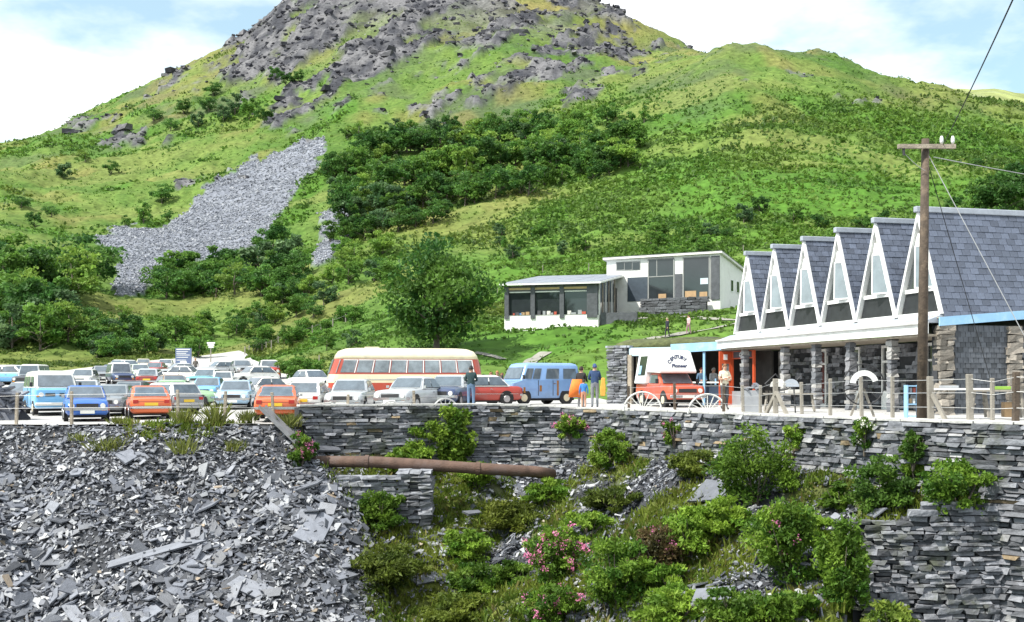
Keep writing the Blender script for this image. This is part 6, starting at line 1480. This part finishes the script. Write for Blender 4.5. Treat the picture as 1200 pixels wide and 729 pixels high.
cable('short pale wire drooping from left end of the crossarm to the pole', P3(1057, 176, pb.y - .1), P3(1084, 200, pb.y - .14), .008, wire_m, .05)
# ---- half cartwheels set in the ground
ironw = mat('white_iron', (.66,.65,.62), rough=.6, var=.15, dirt=(.40,.34,.28), dirtscale=3)
def half_wheel(label, px_, rad, off=.5, m_=None, spokes=9, group='half cartwheels set along the wall'):
    c = rimpt(px_, off); d = rimpt(px_ + 4, off) - rimpt(px_ - 4, off); o = thing('half_cartwheel', label, 'cartwheel', c, math.atan2(d.y, d.x) if px_ < 700 else 0, group); m_ = m_ or ironw
    MB().tube([(math.cos(t)*rad, 0, math.sin(t)*rad) for t in np.linspace(0, math.pi, 25)], .035, 6).build('rim', m_, o)
    MB().tube([(0, -.09, .05), (0, .09, .05)], .1, 12).build('hub', m_, o)
    for k in range(spokes):
        t = math.pi * (k + .5) / spokes; MB().bar((math.cos(t)*.07, 0, .05 + math.sin(t)*.05), (math.cos(t)*rad*.98, 0, math.sin(t)*rad*.98), .03).build('spoke', m_, o)
half_wheel('white half cartwheel in the ground left of the red camper truck', 753, .68)
half_wheel('white half cartwheel in the ground right of the red camper truck', 829, .64)
half_wheel('small pale half cartwheel before the silver grey saloon', 458, .48, .4, wire_m, 7)
half_wheel('small pale half cartwheel left of the tall green wall shrub', 522, .5, .4, wire_m, 7)
# ---- big iron wheel leaning by the shop
c = P3(1012, 460, 32.5); wh = thing('flywheel_display', 'large dark spoked iron wheel standing on the terrace before the shop', 'wheel', (c.x, c.y, 0.03))
cz = .95
MB().tube([(math.cos(t)*.60, 0, cz + math.sin(t)*.60) for t in np.linspace(0, 2*math.pi, 33)], .022, 6, caps=False).build('rim', mat('black_iron', (.035,.035,.038), rough=.6, metal=.4), wh)
MB().tube([(0, -.1, cz), (0, .1, cz)], .10, 12).build('hub', MATS['black_iron'], wh)
for k in range(6): MB().bar((0, 0, cz), (math.cos(k*1.047 + .3)*.59, 0, cz + math.sin(k*1.047 + .3)*.59), .035).build('spoke', MATS['black_iron'], wh)
MB().prism([(math.cos(t)*.42, -.05, cz + math.sin(t)*.42) for t in np.linspace(.3, 3.0, 14)] + [(math.cos(t)*.26, -.05, cz + math.sin(t)*.26) for t in np.linspace(3.0, .3, 14)], (0, -.03, 0)).build('flywheel_guard', white, wh)
for sg in (-1, 1): MB().bar((sg*.35, .12, 0), (0, .12, cz), .06).build('stand_leg', timber_w, wh)
# ---- trestles, shelves, benches on the terrace
def trestle(label, px_, Y, L, hgt, m_, top_m, goods=()):
    X = PX(px_, Y); o = thing('display_table', label, 'table', (X, Y, .06), R(-14))
    MB().bx(-L/2, L/2, -.28, .28, hgt - .05, hgt).build('table_top', top_m, o)
    for sx in (-1, 1):
        for sy in (-1, 1): MB().bar((sx*(L/2 - .12) + sx*.06, sy*.26, 0), (sx*(L/2 - .15), sy*.12, hgt - .05), .06).build('leg', m_, o)
        MB().bx(sx*(L/2 - .14) - .03, sx*(L/2 - .14) + .03, -.2, .2, hgt*.45, hgt*.45 + .05).build('cross_rail', m_, o)
    return o
trestle('white trestle table with a slate block right of the telegraph pole', 1122, 31.5, 1.7, .82, timber_w, white)
trestle('long white bench table near the second rough stone pillar', 1168, 31.0, 1.5, .78, timber_w, timber_w)
trestle('pale plank table before the shop at left of the iron wheel', 925, 38.5, 1.8, .62, timber_w, timber_w)
def good(name, label, cat, px_, Y, z, d, m_, rz=0):
    tag(MB().box((0, 0, d[2]/2), d).build(name, m_, None, bevel=.01, loc=(PX(px_, Y), Y, z), rot=(0, 0, rz)), label, cat)
good('slate_block', 'grey slate block lying on the white trestle table', 'slate block', 1112, 31.6, .885, (.5, .2, .07), goods_c[0], -.2)
good('green_tray', 'green tray on the bench table left of the rough pillar', 'tray', 1174, 31.0, .842, (.42, .3, .09), mat('green_plastic', (.22,.38,.05), rough=.6, var=.15), -.2)
good('tan_box', 'tan cardboard box under the bench table by the rough pillar', 'box', 1183, 31.2, .07, (.36, .3, .42), goods_c[2], -.1)
good('slate_block', 'pale slate block on the plank table left of iron wheel', 'slate block', 930, 38.5, .682, (.5, .3, .12), goods_c[1], .1)
# diamond shaped display stand with slate fans
c = Vector((PX(919, 36.6), 36.6, .05)); ds = thing('display_stand', 'black zigzag metal stand holding pale slate fans before the shop', 'display stand', c, R(-10))
for pts_ in ([(-.62, 0, .95), (-.28, 0, 1.28), (.12, 0, .78), (.55, 0, 1.22)], [(-.62, 0, .95), (-.22, 0, .72), (.12, 0, .78)], [(-.22, 0, .72), (-.3, 0, 0)], [(.3, 0, .98), (.36, 0, 0)]): MB().tube(pts_, .025, 6).build('frame_bar', MATS['black_iron'], ds)
for k, x in enumerate((-.2, .22)):
    MB().prism([(x + math.cos(t)*.26, -.03, .86 + math.sin(t)*.26) for t in np.linspace(0, math.pi, 12)], (0, .025, 0)).build('slate_fan', [goods_c[1], lead][k], ds)
# blue shelf beside the pole
c = Vector((PX(1069, 30.5), 30.5, .05)); bs = thing('blue_shelf', 'narrow blue shelf rack standing left of the telegraph pole', 'shelf', c, 0)
for sx in (-1, 1): MB().bx(sx*.17 - .02, sx*.17 + .02, -.12, .12, 0, .92).build('side', bluep, bs)
for z in (.05, .38, .68, .88): MB().bx(-.149, .149, -.11, .11, z, z + .03).build('shelf_board', bluep, bs)
for k, (x, z) in enumerate(((-.06, .411), (.05, .711), (-.05, .711), (.04, .411))): good('ornament', ['small tan ornament on the middle board of the blue shelf', 'small red ornament on the upper board of the blue shelf', 'small grey ornament on the upper board of the blue shelf', 'small pale ornament on the middle board of the blue shelf'][k], 'ornament', 600 + (c.x + x) / 30.5 * F, 30.5, c.z + z, (.07, .07, .14), goods_c[(2, 4, 0, 1)[k]])
# grey crate display left of the first pillar
c = Vector((PX(880, 37.2), 37.2, .04)); cr_ = thing('slate_bin', 'low grey bin of slate pieces behind the fence by the red kiosk', 'bin', c, R(-6))
MB().bx(-.28, .28, -.18, .18, 0, .75).build('bin_box', goods_c[0], cr_)
for k in range(7): obj('slab', SLAB[k], None, cr_, (-.2 + .07*k, -.01*k, .77 + .02*k), (.3, .1*k, k), (.3, .3, .5))
# iron panel frames left of the wall
c = rimpt(383, .55); fr3 = thing('iron_trestle', 'grey triangular iron frame panel on the wall top by the white hatchback', 'trestle', c, 0)
for a, b in (((-.45, 0, 0), (-.45, 0, .55)), ((-.45, 0, .55), (.05, 0, 0)), ((.05, 0, 0), (.2, 0, .62)), ((.2, 0, .62), (.5, 0, 0)), ((-.45, 0, .55), (.2, 0, .62))): MB().bar(a, b, .04).build('frame_bar', ironw, fr3)
MB().bx(-.42, .16, .03, .05, .08, .50).build('mesh_panel', mat('grey_panel', (.20,.20,.205), rough=.7), fr3)
# notice board far back
Yb = 118.0; c = Vector((PX(215, Yb), Yb, gz(PX(215, Yb), Yb))); nb = thing('notice_board', 'large blue grey notice board with pale lines beyond the parked cars', 'notice board', c)
wb_ = .85
for sx in (-1, 1): MB().bx(sx*.8 - .05, sx*.8 + .05, .02, .12, 0, 2.6).build('post', timber, nb)
MB().bx(-wb_, wb_, -.03, .015, .9, 2.6).build('board', mat('board_blue', (.11,.15,.26), rough=.6, var=.1), nb)
for k, z in enumerate((2.42, 2.2, 2.02, 1.84, 1.6, 1.3)): MB().bx(-wb_ + .12, wb_ - .15 - .2 * (k % 3), -.045, -.031, z, z + (.10 if k == 0 else .06)).build('text_line', white, nb)
MB().bx(-.35, .35, -.045, -.031, 1.02, 1.2).build('text_line', white, nb)
q = Vector((PX(247, 150.0), 150.0, 0)); q.z = gz(q.x, q.y); ss = thing('road_sign', 'small white signpost beside the track at the back', 'sign', q)
MB().bx(-.06, .06, -.06, .06, 0, 2.6).build('post', timber_w, ss)
for k in range(3): MB().bx(-.5 + .1*k, .6 - .1*k, -.1, -.061, 2.5 - k*.28, 2.7 - k*.28).build('sign_plate', white, ss)
# paths on the bank: pale strips following the land
def path(name, pts, w_):
    P_ = []
    for a, b in zip(pts[:-1], pts[1:]):
        for t in np.linspace(0, 1, 10): P_.append((a[0]*(1-t) + b[0]*t, a[1]*(1-t) + b[1]*t))
    Q = [hit(*p, 55) for p in P_]; V = []
    for i, q in enumerate(Q):
        d = (Q[min(i+1, len(Q)-1)] - Q[max(i-1, 0)]); d.z = 0; d = d.normalized() if d.length > 1e-6 else Vector((1, 0, 0)); s_ = Vector((-d.y, d.x, 0))
        for e in (-1, -.33, .33, 1):
            v = q + s_ * w_/2 * e; V.append((v.x, v.y, land1(v.x, v.y) + .09))
    n = len(Q); fq = [(i*4 + j, i*4 + j + 1, i*4 + j + 5, i*4 + j + 4) for i in range(n - 1) for j in range(3)]
    tag(obj(name, np_mesh(name, np.array(V), np.array(fq), smooth=True), mat('path_gravel', (.24,.23,.20), rough=.95, var=.2, scale=1.5)), kind='structure')
path('bank_path', [(602, 436), (622, 425), (640, 414)], 1.3)
path('bank_path', [(748, 401), (775, 396), (830, 387), (868, 379)], .7)
path('bank_path', [(722, 374), (800, 372), (866, 376)], .8)
path('bank_path', [(556, 414), (575, 418), (590, 422)], .6)
